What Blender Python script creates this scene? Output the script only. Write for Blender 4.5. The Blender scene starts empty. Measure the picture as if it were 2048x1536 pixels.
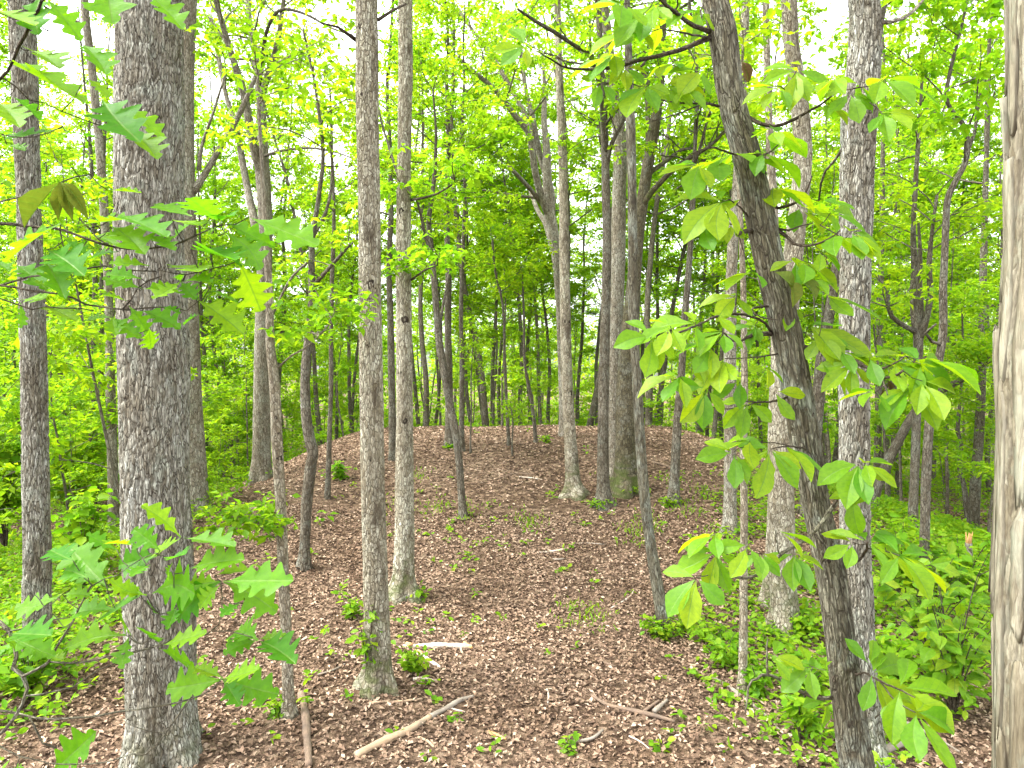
import bpy, math, random
import numpy as np
from mathutils import Vector, Matrix

scene = bpy.context.scene
COL = scene.collection

# ------------------------------------------------------------------ camera
FOC = 1400.0            # focal length in pixels of the 2048 px wide photograph
CAM_H = 3.2
PITCH = math.radians(2.1)
cam_data = bpy.data.cameras.new('camera')
cam_data.sensor_width = 36.0
cam_data.lens = 36.0 * FOC / 2048.0
cam_data.clip_start = 0.05
cam_data.clip_end = 500.0
cam = bpy.data.objects.new('camera', cam_data)
COL.objects.link(cam)
cam.location = (0, 0, CAM_H)
cam.rotation_euler = (math.radians(90) - PITCH, 0, 0)
scene.camera = cam

# ------------------------------------------------------------------ sky, sun, exposure
SUN_EL, SUN_AZ = 58.0, 262.0      # azimuth: degrees clockwise from +Y
world = bpy.data.worlds.new('World')
scene.world = world
world.use_nodes = True
nt = world.node_tree
nt.nodes.clear()
w_out = nt.nodes.new('ShaderNodeOutputWorld')
w_bg = nt.nodes.new('ShaderNodeBackground')
w_sky = nt.nodes.new('ShaderNodeTexSky')
w_sky.sky_type = 'NISHITA'
w_sky.sun_disc = False
w_sky.sun_elevation = math.radians(SUN_EL)
w_sky.sun_rotation = math.radians(SUN_AZ)
w_sky.dust_density = 3.0
w_hsv = nt.nodes.new('ShaderNodeHueSaturation')
w_hsv.inputs['Saturation'].default_value = 0.10     # thin bright overcast
w_hsv.inputs['Value'].default_value = 1.0
nt.links.new(w_sky.outputs[0], w_hsv.inputs['Color'])
nt.links.new(w_hsv.outputs[0], w_bg.inputs['Color'])
w_bg.inputs['Strength'].default_value = 0.15
nt.links.new(w_bg.outputs[0], w_out.inputs[0])

sun_data = bpy.data.lights.new('sun', 'SUN')
sun_data.energy = 1.1
sun_data.angle = math.radians(28)
sun_data.color = (1.0, 0.95, 0.86)
sun = bpy.data.objects.new('sun', sun_data)
COL.objects.link(sun)
_az, _el = math.radians(SUN_AZ), math.radians(SUN_EL)
sdir = Vector((math.sin(_az) * math.cos(_el), math.cos(_az) * math.cos(_el), math.sin(_el)))
sun.rotation_euler = sdir.to_track_quat('Z', 'Y').to_euler()
sun.location = sdir * 60

scene.view_settings.view_transform = 'Standard'
scene.view_settings.look = 'None'
scene.view_settings.gamma = 1.0
scene.view_settings.use_curve_mapping = False
scene.view_settings.exposure = 2.9
scene.render.engine = 'CYCLES'
scene.cycles.max_bounces = 12
scene.cycles.diffuse_bounces = 6
scene.cycles.transmission_bounces = 8
scene.cycles.glossy_bounces = 2
scene.cycles.use_denoising = True

# ------------------------------------------------------------------ pixel geometry
CP, SP = math.cos(PITCH), math.sin(PITCH)

def ray(px, py):
    u, v = (px - 1024.0) / FOC, (768.0 - py) / FOC
    return np.array([u, CP + v * SP, -SP + v * CP])

def at(px, py, Y):
    """world point on the sight line of a photograph pixel, Y metres ahead"""
    d = ray(px, py)
    return np.array([0, 0, CAM_H]) + d * (Y / d[1])

# ------------------------------------------------------------------ noise
def _hash(i, j, k, seed):
    h = (i.astype(np.int64) * 374761393 + j.astype(np.int64) * 668265263 + k.astype(np.int64) * 2147483647 + seed * 974634777) & 0xFFFFFFFF
    h = ((h ^ (h >> 13)) * 1274126177) & 0xFFFFFFFF
    h = ((h ^ (h >> 16)) * 2246822519) & 0xFFFFFFFF
    h = h ^ (h >> 15)
    return h.astype(np.float64) / 4294967295.0

def vnoise(co, seed=0):
    c = np.floor(co).astype(np.int64)
    f = co - c
    f = f * f * (3 - 2 * f)
    out = 0
    for dx in (0, 1):
        for dy in (0, 1):
            for dz in (0, 1):
                w = (f[:, 0] if dx else 1 - f[:, 0]) * (f[:, 1] if dy else 1 - f[:, 1]) * (f[:, 2] if dz else 1 - f[:, 2])
                out = out + w * _hash(c[:, 0] + dx, c[:, 1] + dy, c[:, 2] + dz, seed)
    return out

def fbm(co, seed=0, octs=3):
    s, a, t = 0, 0.5, 0
    for o in range(octs):
        s = s + a * vnoise(co * (2.0 ** o), seed + o)
        t += a
        a *= 0.5
    return s / t

def voronoi(co, seed=0):
    """F2-F1 of a jittered grid and the random value of the nearest cell"""
    c = np.floor(co).astype(np.int64)
    F1 = np.full(len(co), 9.0)
    F2 = np.full(len(co), 9.0)
    R = np.zeros(len(co))
    for dx in (-1, 0, 1):
        for dy in (-1, 0, 1):
            for dz in (-1, 0, 1):
                i, j, k = c[:, 0] + dx, c[:, 1] + dy, c[:, 2] + dz
                d = np.sqrt((i + _hash(i, j, k, seed) - co[:, 0]) ** 2 + (j + _hash(i, j, k, seed + 1) - co[:, 1]) ** 2 + (k + _hash(i, j, k, seed + 2) - co[:, 2]) ** 2)
                r = _hash(i, j, k, seed + 3)
                near = d < F1
                F2 = np.where(near, F1, np.minimum(F2, d))
                R = np.where(near, r, R)
                F1 = np.where(near, d, F1)
    return F2 - F1, R

def sstep(a, b, x):
    t = np.clip((x - a) / (b - a), 0, 1)
    return t * t * (3 - 2 * t)

# ------------------------------------------------------------------ terrain height
_MY = [0, 4, 6.5, 9, 12, 15, 18, 21, 25, 30, 40, 60, 100, 200]
_MZ = [-.05, -.02, .03, .14, .60, 1.05, 1.27, 1.15, .65, -.25, -1.5, -2.6, -3.2, -4]
_LY = [0, 4, 8, 12, 15, 20, 30, 60, 100, 200]
_LZ = [0, -.05, -.2, -.42, -.6, -1.0, -1.8, -3.0, -3.4, -4]

def ground(x, y):
    x = np.asarray(x, float)
    y = np.asarray(y, float)
    m = 0
    lo = 0
    for o in (-1.6, -.8, 0, .8, 1.6):
        m = m + np.interp(y + o, _MY, _MZ) / 5
        lo = lo + np.interp(y + o * 2, _LY, _LZ) / 5
    w = 1 - sstep(4.2, 9.6, np.abs(x - 0.4))
    z = m * w + lo * (1 - w)
    z = z + 0.10 * np.sin(x * .55 + 1.3) * np.sin(y * .42 + .4) * np.clip(y / 8, 0, 1) + .035 * np.sin(x * 1.7 + y * .9) * np.sin(y * 1.3 - x * .5)
    return z

def hit(px, py, ymax=70):
    """where the sight line of a pixel meets the ground"""
    d = ray(px, py)
    Y = np.arange(2.0, ymax, 0.02)
    z = CAM_H + d[2] / d[1] * Y
    x = d[0] / d[1] * Y
    below = z <= ground(x, Y)
    i = int(np.argmax(below)) if below.any() else len(Y) - 1
    return np.array([x[i], Y[i], float(ground(x[i], Y[i]))])

# ------------------------------------------------------------------ mesh helpers
def mesh(name, V, F, mat=None, smooth=True, attrs=None):
    """V: (n,3); F: (m,k) array, or a list of such arrays"""
    V = np.asarray(V, np.float32)
    Fs = F if isinstance(F, list) else [F]
    Fs = [np.asarray(f, np.int32) for f in Fs if len(f)]
    me = bpy.data.meshes.new(name)
    me.vertices.add(len(V))
    me.vertices.foreach_set('co', V.ravel())
    loops = np.concatenate([f.ravel() for f in Fs])
    tot = np.concatenate([np.full(len(f), f.shape[1], np.int32) for f in Fs])
    me.loops.add(len(loops))
    me.loops.foreach_set('vertex_index', loops)
    me.polygons.add(len(tot))
    me.polygons.foreach_set('loop_start', np.concatenate([[0], np.cumsum(tot)[:-1]]).astype(np.int32))
    me.polygons.foreach_set('use_smooth', np.full(len(tot), smooth, bool))
    for an, av in (attrs or {}).items():
        av = np.asarray(av, np.float32)
        if av.ndim == 2:
            a = me.attributes.new(an, 'FLOAT_VECTOR', 'POINT')
            a.data.foreach_set('vector', av.ravel())
        else:
            a = me.attributes.new(an, 'FLOAT', 'POINT')
            a.data.foreach_set('value', av)
    me.update(calc_edges=True)
    if mat:
        me.materials.append(mat)
    return me

def link(name, data, parent=None, mw=None):
    o = bpy.data.objects.new(name, data)
    COL.objects.link(o)
    if parent is not None:
        o.parent = parent
    if mw is not None:
        o.matrix_local = mw
    return o

def tag(o, label, cat, group=None):
    o['label'] = label
    o['category'] = cat
    if group:
        o['group'] = group
    return o

def thing(name, label, cat, loc=(0, 0, 0), group=None):
    o = bpy.data.objects.new(name, None)
    o.empty_display_size = 0.2
    COL.objects.link(o)
    o.location = [float(c) for c in loc]
    return tag(o, label, cat, group)

def resample(P, R, step):
    """Catmull-Rom through control points P with radii R; step may be a number or a function of arc length"""
    P = np.asarray(P, float)
    R = np.asarray(R, float)
    n = len(P)
    Q = np.vstack([2 * P[0] - P[1], P, 2 * P[-1] - P[-2]])
    outp, outr = [], []
    for i in range(n - 1):
        p0, p1, p2, p3 = Q[i], Q[i + 1], Q[i + 2], Q[i + 3]
        t = np.linspace(0, 1, 24, endpoint=False)[:, None]
        outp.append(.5 * (2 * p1 + (p2 - p0) * t + (2 * p0 - 5 * p1 + 4 * p2 - p3) * t ** 2 + (3 * p1 - p0 - 3 * p2 + p3) * t ** 3))
        ts = t[:, 0]
        outr.append(R[i] + (R[i + 1] - R[i]) * ts)
    A = np.vstack(outp + [P[-1:]])
    r = np.concatenate(outr + [R[-1:]])
    s = np.concatenate([[0], np.cumsum(np.linalg.norm(np.diff(A, axis=0), axis=1))])
    if callable(step):
        ss = [0.0]
        while ss[-1] < s[-1]:
            ss.append(ss[-1] + step(ss[-1]))
        ss[-1] = s[-1]
        ss = np.array(ss)
    else:
        ss = np.linspace(0, s[-1], max(2, int(round(s[-1] / step)) + 1))
    return np.stack([np.interp(ss, s, A[:, k]) for k in range(3)], 1), np.interp(ss, s, r), ss

class Tubes:
    """several tubes gathered into one mesh, with a straightened bark coordinate"""
    def __init__(self):
        self.V, self.F, self.B, self.n = [], [], [], 0

    def add(self, pts, rad, seg, s=None, cap=True):
        pts = np.asarray(pts, float)
        rad = np.asarray(rad, float)
        K = len(pts)
        T = np.gradient(pts, axis=0)
        T /= np.linalg.norm(T, axis=1)[:, None] + 1e-9
        ref = np.array([0, 1.0, 0]) if abs(T[:, 2]).mean() > .5 else np.array([0, 0, 1.0])
        N = ref - (T @ ref)[:, None] * T
        N /= np.linalg.norm(N, axis=1)[:, None] + 1e-9
        Bn = np.cross(T, N)
        th = np.linspace(0, 2 * np.pi, seg, endpoint=False)
        c, sn = np.cos(th), np.sin(th)
        V = pts[:, None] + rad[:, None, None] * (N[:, None] * c[None, :, None] + Bn[:, None] * sn[None, :, None])
        if s is None:
            s = np.concatenate([[0], np.cumsum(np.linalg.norm(np.diff(pts, axis=0), axis=1))])
        rm = max(rad.mean(), .004)
        B = np.stack([np.broadcast_to(rm * c, (K, seg)), np.broadcast_to(rm * sn, (K, seg)), np.broadcast_to(s[:, None], (K, seg))], 2) + np.array([self.n % 97, 0, 0]) * .37
        i = np.arange(K - 1)[:, None] * seg
        j = np.arange(seg)[None]
        j2 = (j + 1) % seg
        F = np.stack([i + j, i + j2, i + seg + j2, i + seg + j], 2).reshape(-1, 4) + self.n
        self.V.append(V.reshape(-1, 3))
        self.B.append(B.reshape(-1, 3))
        self.F.append(F)
        first = self.n
        self.n += K * seg
        if cap and seg >= 3:
            base = self.n
            self.V.append(np.array([pts[0], pts[-1]]))
            self.B.append(np.array([B[0, 0], B[-1, 0]]))
            self.n += 2
            jj = np.arange(seg)
            j3 = (jj + 1) % seg
            self.F.append(np.stack([first + j3, first + jj, np.full(seg, base)], 1))
            e = first + (K - 1) * seg
            self.F.append(np.stack([e + jj, e + j3, np.full(seg, base + 1)], 1))
        return first, K, seg

    def build(self, name, mat, attrs=None):
        V, B = np.vstack(self.V), np.vstack(self.B)
        a = {'bark_co': B}
        a.update(attrs or {})
        q = [f for f in self.F if f.shape[1] == 4]
        t = [f for f in self.F if f.shape[1] == 3]
        fs = [np.vstack(q)] + ([np.vstack(t)] if t else [])
        return mesh(name, V, fs, mat, True, a)

# ------------------------------------------------------------------ leaf meshes
def unit(a):
    return a / (np.linalg.norm(a, axis=-1, keepdims=True) + 1e-9)

def leaf_cloud(C, D, U, L, W, shape='kite', fold=.12, curl=.1):
    """C base, D direction, U upper side, L length, W half width - all arrays; returns V, F"""
    n = len(C)
    D = unit(D)
    S = unit(np.cross(D, U))
    Nn = np.cross(S, D)
    L = L[:, None]
    W = W[:, None]
    if shape == 'kite':
        v = np.stack([C, C + D * L * .48 + S * W + Nn * W * fold * 3, C + D * L - Nn * L * curl, C + D * L * .48 - S * W + Nn * W * fold * 3], 1)
        i = np.arange(n)[:, None] * 4
        F = np.vstack([i + np.array([[0, 1, 2]]), i + np.array([[0, 2, 3]])])
    else:                                   # oval, six points
        v = np.stack([C, C + D * L * .30 + S * W * .85 + Nn * W * fold * 2, C + D * L * .66 + S * W * .9 + Nn * W * fold * 2 - Nn * L * curl * .35,
                      C + D * L - Nn * L * curl, C + D * L * .66 - S * W * .9 + Nn * W * fold * 2 - Nn * L * curl * .35, C + D * L * .30 - S * W * .85 + Nn * W * fold * 2], 1)
        i = np.arange(n)[:, None] * 6
        F = np.vstack([i + np.array([[0, 1, 2, 3]]), i + np.array([[0, 3, 4, 5]])])
    return v.reshape(-1, 3), F

def whorls(rng, C, out, per, size, droop=-.25, spread=1.0, shape='kite', wid=.26):
    """whorls of leaves round each centre C; out = outward direction of each twig"""
    n = len(C)
    a0 = np.arctan2(out[:, 1], out[:, 0])
    k = np.arange(per)[None]
    ang = a0[:, None] + (k - (per - 1) / 2) * (2 * np.pi / per) * spread + rng.normal(0, .35, (n, per))
    el = droop + rng.normal(0, .38, (n, per))
    d = np.stack([np.cos(ang) * np.cos(el), np.sin(ang) * np.cos(el), np.sin(el)], 2).reshape(-1, 3)
    m = n * per
    up = np.tile([0, 0, 1.0], (m, 1)) + rng.normal(0, .38, (m, 3))
    L = size * rng.uniform(.55, 1.2, m)
    c = np.repeat(C, per, 0) + d * .01 + rng.normal(0, .02, (m, 3))
    return leaf_cloud(c, d, up, L, L * wid * rng.uniform(.8, 1.25, m), shape, .1, .12)
# ------------------------------------------------------------------ materials
def new_mat(name):
    m = bpy.data.materials.new(name)
    m.use_nodes = True
    t = m.node_tree
    t.nodes.clear()
    out = t.nodes.new('ShaderNodeOutputMaterial')
    return m, t, out

def N(t, typ, **kw):
    n = t.nodes.new(typ)
    for k, v in kw.items():
        setattr(n, k, v)
    return n

def ramp(t, fac, stops, interp='LINEAR'):
    r = N(t, 'ShaderNodeValToRGB')
    r.color_ramp.interpolation = interp
    el = r.color_ramp.elements
    while len(el) < len(stops):
        el.new(.5)
    for e, (p, c) in zip(el, stops):
        e.position = p
        e.color = (*c, 1) if len(c) == 3 else c
    if fac is not None:
        t.links.new(fac, r.inputs[0])
    return r.outputs[0]

def mixc(t, fac, a, b, blend='MIX'):
    m = N(t, 'ShaderNodeMix', data_type='RGBA', blend_type=blend)
    for sock, v in ((m.inputs[0], fac), (m.inputs[6], a), (m.inputs[7], b)):
        if hasattr(v, 'is_linked'):
            t.links.new(v, sock)
        elif isinstance(v, (int, float)):
            sock.default_value = v
        else:
            sock.default_value = (*v, 1)
    return m.outputs[2]

def noise(t, vec, scale, detail=3, rough=.55, out=0):
    n = N(t, 'ShaderNodeTexNoise')
    n.inputs['Scale'].default_value = scale
    n.inputs['Detail'].default_value = detail
    n.inputs['Roughness'].default_value = rough
    if vec is not None:
        t.links.new(vec, n.inputs['Vector'])
    return n.outputs[out]

def vscale(t, vec, s):
    m = N(t, 'ShaderNodeVectorMath', operation='MULTIPLY')
    t.links.new(vec, m.inputs[0])
    m.inputs[1].default_value = s
    return m.outputs[0]

def math_(t, op, a, b=0.0, clamp=False):
    m = N(t, 'ShaderNodeMath', operation=op, use_clamp=clamp)
    for s, v in ((m.inputs[0], a), (m.inputs[1], b)):
        if hasattr(v, 'is_linked'):
            t.links.new(v, s)
        else:
            s.default_value = v
    return m.outputs[0]

def bark_material(name, plate, plate2, crack, lichen=.25, lichen_col=(.42, .46, .38), cell=(26, 26, 8), hero=False, moss=0.0, fiss=1.0, patch=None):
    """bark plates between dark fissures, lichen blotches, moss low on the stem"""
    m, t, out = new_mat(name)
    at_ = N(t, 'ShaderNodeAttribute', attribute_name='bark_co')
    co = at_.outputs['Vector']
    oi = N(t, 'ShaderNodeObjectInfo')
    off = N(t, 'ShaderNodeVectorMath', operation='ADD')
    rv = math_(t, 'MULTIPLY', oi.outputs['Random'], 40.0)
    cx = N(t, 'ShaderNodeCombineXYZ')
    t.links.new(rv, cx.inputs[2])
    t.links.new(co, off.inputs[0])
    t.links.new(cx.outputs[0], off.inputs[1])
    co = off.outputs[0]
    big = noise(t, vscale(t, co, (3.0, 3.0, 1.3)), 1.0, 4)
    fine = noise(t, vscale(t, co, (1, 1, .35)), 70, 4, .65)
    mid = noise(t, vscale(t, co, (1, 1, .3)), 22, 3)
    col = mixc(t, ramp(t, big, [(.35, (0, 0, 0)), (.68, (1, 1, 1))]), plate, plate2)
    tint = ramp(t, fine, [(.25, (.55, .52, .48)), (.75, (1.3, 1.3, 1.28))])
    col = mixc(t, 1.0, col, tint, 'MULTIPLY')
    wob = N(t, 'ShaderNodeVectorMath', operation='MULTIPLY_ADD')
    nz = noise(t, vscale(t, co, (1, 1, .5)), 16, 3, .6, 1)
    t.links.new(nz, wob.inputs[0])
    wob.inputs[1].default_value = (.030, .030, .10)
    t.links.new(co, wob.inputs[2])
    def fissure(cs, e0, e1):
        v = N(t, 'ShaderNodeTexVoronoi', feature='DISTANCE_TO_EDGE')
        v.inputs['Scale'].default_value = 1.0
        t.links.new(vscale(t, wob.outputs[0], cs), v.inputs['Vector'])
        return ramp(t, v.outputs['Distance'], [(e0, (1, 1, 1)), (e1, (0, 0, 0))])
    ck1 = fissure(cell, .01, .11)
    ck2 = fissure((cell[0] * 2.1, cell[1] * 2.1, cell[2] * 1.5), .0, .09)
    ck = math_(t, 'MULTIPLY', math_(t, 'MAXIMUM', ck1, math_(t, 'MULTIPLY', ck2, .5)), fiss)
    vc = N(t, 'ShaderNodeTexVoronoi', feature='F1')
    vc.inputs['Scale'].default_value = 1.0
    t.links.new(vscale(t, wob.outputs[0], cell), vc.inputs['Vector'])
    sc_ = N(t, 'ShaderNodeSeparateColor')
    t.links.new(vc.outputs['Color'], sc_.inputs[0])
    col = mixc(t, 1.0, col, ramp(t, sc_.outputs[0], [(0, (.66, .61, .54)), (1, (1.3, 1.31, 1.32))]), 'MULTIPLY')
    if hero:
        a2 = N(t, 'ShaderNodeAttribute', attribute_name='crack')
        ck = math_(t, 'MAXIMUM', ck, math_(t, 'MULTIPLY', a2.outputs['Fac'], .8))
        a3 = N(t, 'ShaderNodeAttribute', attribute_name='tone')
        col = mixc(t, 1.0, col, ramp(t, a3.outputs['Fac'], [(0, (.78, .73, .68)), (1, (1.18, 1.18, 1.18))]), 'MULTIPLY')
    if lichen:
        lf = noise(t, vscale(t, co, (1, 1, .6)), 7, 5, .7)
        col = mixc(t, math_(t, 'MULTIPLY', ramp(t, lf, [(.52, (0, 0, 0)), (.64, (1, 1, 1))]), lichen), col, lichen_col)
    if patch:                              # dark weathered blotches of the bark itself
        pf = noise(t, vscale(t, co, (1, 1, .45)), 4.5, 5, .72)
        col = mixc(t, math_(t, 'MULTIPLY', ramp(t, pf, [(.55, (0, 0, 0)), (.66, (1, 1, 1))]), .85), col, patch)
    ckf = math_(t, 'MULTIPLY', ck, ramp(t, mid, [(.25, (.45, .45, .45)), (.6, (1, 1, 1))]))
    col = mixc(t, ckf, col, crack)
    if moss:
        geo = N(t, 'ShaderNodeSeparateXYZ')
        t.links.new(at_.outputs['Vector'], geo.inputs[0])
        mf = math_(t, 'MULTIPLY', ramp(t, geo.outputs[2], [(.35, (1, 1, 1)), (.8, (0, 0, 0))]), ramp(t, noise(t, co, 9, 4), [(.42, (0, 0, 0)), (.6, (1, 1, 1))]))
        col = mixc(t, math_(t, 'MULTIPLY', mf, moss), col, (.07, .085, .025))
    b = N(t, 'ShaderNodeBsdfPrincipled')
    b.inputs['Roughness'].default_value = .9
    b.inputs['Specular IOR Level'].default_value = .15
    t.links.new(col, b.inputs['Base Color'])
    h = math_(t, 'MULTIPLY_ADD', fine, .35)
    t.nodes[-1].inputs[2].default_value = 0
    h = math_(t, 'SUBTRACT', h, math_(t, 'MULTIPLY', ck, .9))
    bp = N(t, 'ShaderNodeBump')
    bp.inputs['Strength'].default_value = .9
    bp.inputs['Distance'].default_value = .012
    t.links.new(h, bp.inputs['Height'])
    t.links.new(bp.outputs[0], b.inputs['Normal'])
    t.links.new(b.outputs[0], out.inputs[0])
    return m

def leaf_material(name, cols, trans, vein=False, gloss=.006, tmix=.5, rough=.4, objrand=False):
    """thin leaf: diffuse, translucent and a waxy sheen; colour differs from leaf to leaf"""
    m, t, out = new_mat(name)
    geo = N(t, 'ShaderNodeNewGeometry')
    oi = N(t, 'ShaderNodeObjectInfo')
    rnd = oi.outputs['Random'] if objrand else geo.outputs['Random Per Island']
    k = len(cols) - 1
    col = ramp(t, rnd, [(i / k, c) for i, c in enumerate(cols)])
    tcol = ramp(t, rnd, [(i / k, c) for i, c in enumerate(trans)])
    if not objrand:                        # whole trees differ a little too
        tree = ramp(t, oi.outputs['Random'], [(0, (.80, .92, .85)), (.5, (1, 1, 1)), (1, (1.12, 1.05, .95))])
        col = mixc(t, 1.0, col, tree, 'MULTIPLY')
        tcol = mixc(t, 1.0, tcol, tree, 'MULTIPLY')
    norm = None
    if vein:
        a = N(t, 'ShaderNodeAttribute', attribute_name='leaf_co')
        sx = N(t, 'ShaderNodeSeparateXYZ')
        t.links.new(a.outputs['Vector'], sx.inputs[0])
        ax = math_(t, 'ABSOLUTE', sx.outputs[0])
        fr_ = math_(t, 'FRACT', math_(t, 'MULTIPLY', math_(t, 'SUBTRACT', sx.outputs[1], math_(t, 'MULTIPLY', ax, .75)), 8.0))
        side = math_(t, 'GREATER_THAN', math_(t, 'ABSOLUTE', math_(t, 'SUBTRACT', fr_, .5)), .44)
        mid = math_(t, 'LESS_THAN', ax, .013)
        vn = math_(t, 'MAXIMUM', math_(t, 'MULTIPLY', side, .5), mid)
        col = mixc(t, math_(t, 'MULTIPLY', vn, .5), col, (.16, .27, .05))
        tcol = mixc(t, math_(t, 'MULTIPLY', vn, .6), tcol, (.08, .22, .01))
        tc = N(t, 'ShaderNodeTexCoord')
        nf = noise(t, tc.outputs['Object'], 9, 3)
        sh = ramp(t, nf, [(.3, (.8, .86, .8)), (.7, (1.15, 1.1, 1.0))])
        col = mixc(t, 1.0, col, sh, 'MULTIPLY')
        tcol = mixc(t, 1.0, tcol, sh, 'MULTIPLY')
        sp = ramp(t, noise(t, tc.outputs['Object'], 16, 2), [(.70, (0, 0, 0)), (.74, (1, 1, 1))])
        col = mixc(t, math_(t, 'MULTIPLY', sp, .6), col, (.12, .10, .02))
        tcol = mixc(t, math_(t, 'MULTIPLY', sp, .6), tcol, (.14, .13, .01))
        bp = N(t, 'ShaderNodeBump')
        bp.inputs['Strength'].default_value = .4
        bp.inputs['Distance'].default_value = .004
        t.links.new(math_(t, 'SUBTRACT', nf, vn), bp.inputs['Height'])
        norm = bp.outputs[0]
    d = N(t, 'ShaderNodeBsdfDiffuse')
    tr = N(t, 'ShaderNodeBsdfTranslucent')
    g = N(t, 'ShaderNodeBsdfGlossy')
    g.inputs['Roughness'].default_value = rough
    g.inputs['Color'].default_value = (1, 1, 1, 1)
    t.links.new(col, d.inputs['Color'])
    t.links.new(tcol, tr.inputs['Color'])
    if norm is not None:
        for s in (d, g):
            t.links.new(norm, s.inputs['Normal'])
    m1 = N(t, 'ShaderNodeMixShader')
    m1.inputs[0].default_value = tmix
    t.links.new(d.outputs[0], m1.inputs[1])
    t.links.new(tr.outputs[0], m1.inputs[2])
    fr = N(t, 'ShaderNodeLayerWeight')
    fr.inputs['Blend'].default_value = .25
    m2 = N(t, 'ShaderNodeMixShader')
    t.links.new(math_(t, 'ADD', math_(t, 'MULTIPLY', math_(t, 'POWER', fr.outputs['Facing'], 3.0), .05), gloss), m2.inputs[0])
    t.links.new(m1.outputs[0], m2.inputs[1])
    t.links.new(g.outputs[0], m2.inputs[2])
    t.links.new(m2.outputs[0], out.inputs[0])
    return m

GREY, TAN, DARK = 'grey', 'tan', 'dark'
BARK = {
    'furrowed_hero': bark_material('bark furrowed grey', (.345, .362, .335), (.235, .228, .19), (.032, .025, .018), .45, (.34, .38, .32), cell=(60, 60, 10), hero=True, moss=.3),
    'flaky_hero': bark_material('bark pale flaky', (.40, .398, .335), (.295, .28, .22), (.075, .058, .04), .2, (.42, .44, .37), cell=(40, 40, 14), hero=True, moss=.75, patch=(.08, .065, .043)),
    'hickory_hero': bark_material('bark tight hickory', (.20, .20, .16), (.14, .134, .10), (.035, .029, .021), .55, (.33, .37, .315), cell=(54, 54, 7), hero=True, patch=(.05, .043, .032)),
    'shag_hero': bark_material('bark shaggy', (.225, .215, .17), (.18, .168, .128), (.04, .032, .024), .5, (.23, .25, .19), cell=(24, 24, 5), hero=True, fiss=.3),
    'furrowed': bark_material('bark furrowed', (.33, .315, .27), (.22, .195, .155), (.055, .044, .032), .35, (.38,.41,.35), cell=(42, 42, 12)),
    'flaky': bark_material('bark flaky', (.40, .375, .31), (.30, .27, .21), (.08, .064, .045), .2, cell=(40, 40, 13), moss=.7, patch=(.09, .07, .05)),
    'dark': bark_material('bark dark', (.175, .16, .13), (.12, .106, .082), (.035, .028, .02), .35, (.27, .295, .25), cell=(46, 46, 12)),
    'mossy': bark_material('bark mossy', (.15, .13, .09), (.10, .093, .055), (.032, .028, .02), .4, (.27, .28, .245), cell=(40, 40, 11), moss=1.0),
    'pale_patch': bark_material('bark pale patched', (.36, .335, .265), (.26, .23, .175), (.09, .07, .048), .25, cell=(50, 50, 20), patch=(.09, .066, .042)),
    'far': bark_material('bark far', (.19, .175, .14), (.125, .11, .084), (.05, .04, .03), .25, (.27, .29, .24), cell=(30, 30, 9)),
    'twig': bark_material('bark twig', (.115, .092, .07), (.08, .065, .05), (.04, .03, .022), .3, (.25, .265, .21), cell=(90, 90, 25)),
    'lichen_twig': bark_material('bark lichen twig', (.19, .18, .135), (.145, .135, .095), (.06, .053, .04), .5, (.29, .31, .245), cell=(90, 90, 25)),
}
LEAF = {
    'canopy': leaf_material('leaf canopy', [(.085, .185, .006), (.15, .255, .007), (.215, .30, .008)], [(.22, .48, .012), (.34, .60, .014), (.46, .67, .016)], tmix=.52),
    'under': leaf_material('leaf understory', [(.075, .18, .010), (.125, .24, .010), (.19, .285, .011)], [(.22, .47, .010), (.34, .58, .011), (.47, .65, .013)], tmix=.5),
    'oak': leaf_material('leaf oak', [(.035, .14, .007), (.065, .19, .007), (.11, .23, .007)], [(.13, .43, .006), (.24, .52, .006), (.37, .58, .007)], vein=True, tmix=.48, gloss=.010, rough=.42, objrand=True),
    'hickory': leaf_material('leaf hickory', [(.06, .17, .009), (.10, .22, .008), (.165, .26, .007)], [(.19, .47, .008), (.36, .57, .008), (.52, .65, .009)], vein=True, tmix=.5, gloss=.010, rough=.42, objrand=True),
    'old': leaf_material('leaf olive old', [(.075, .11, .015), (.11, .13, .02)], [(.15, .22, .015), (.19, .23, .02)], vein=True, tmix=.35, objrand=True),
    'dead': leaf_material('leaf dead brown', [(.08, .05, .03), (.13, .085, .05)], [(.10, .06, .03), (.12, .07, .03)], vein=True, tmix=.25, objrand=True),
    'cover': leaf_material('leaf ground cover', [(.075, .185, .010), (.125, .24, .011), (.19, .275, .014)], [(.20, .45, .010), (.30, .55, .011), (.43, .60, .014)], tmix=.42),
}

def litter_material():
    m, t, out = new_mat('dry leaf litter')
    geo = N(t, 'ShaderNodeNewGeometry')
    col = ramp(t, geo.outputs['Random Per Island'], [(0, (.07, .046, .031)), (.22, (.145, .098, .067)), (.48, (.215, .148, .102)), (.72, (.285, .204, .146)), (.88, (.36, .273, .202)), (1, (.47, .385, .30))])
    tc = N(t, 'ShaderNodeTexCoord')
    n = noise(t, tc.outputs['Object'], 55, 3)
    col = mixc(t, 1.0, col, ramp(t, n, [(.3, (.7, .68, .66)), (.7, (1.2, 1.2, 1.2))]), 'MULTIPLY')
    big = noise(t, tc.outputs['Object'], .9, 3)
    col = mixc(t, 1.0, col, ramp(t, big, [(.35, (.82, .76, .70)), (.65, (1.1, 1.06, 1.04))]), 'MULTIPLY')
    b = N(t, 'ShaderNodeBsdfPrincipled')
    b.inputs['Roughness'].default_value = .75
    b.inputs['Specular IOR Level'].default_value = .25
    t.links.new(col, b.inputs['Base Color'])
    t.links.new(b.outputs[0], out.inputs[0])
    return m
LITTER = litter_material()

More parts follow.
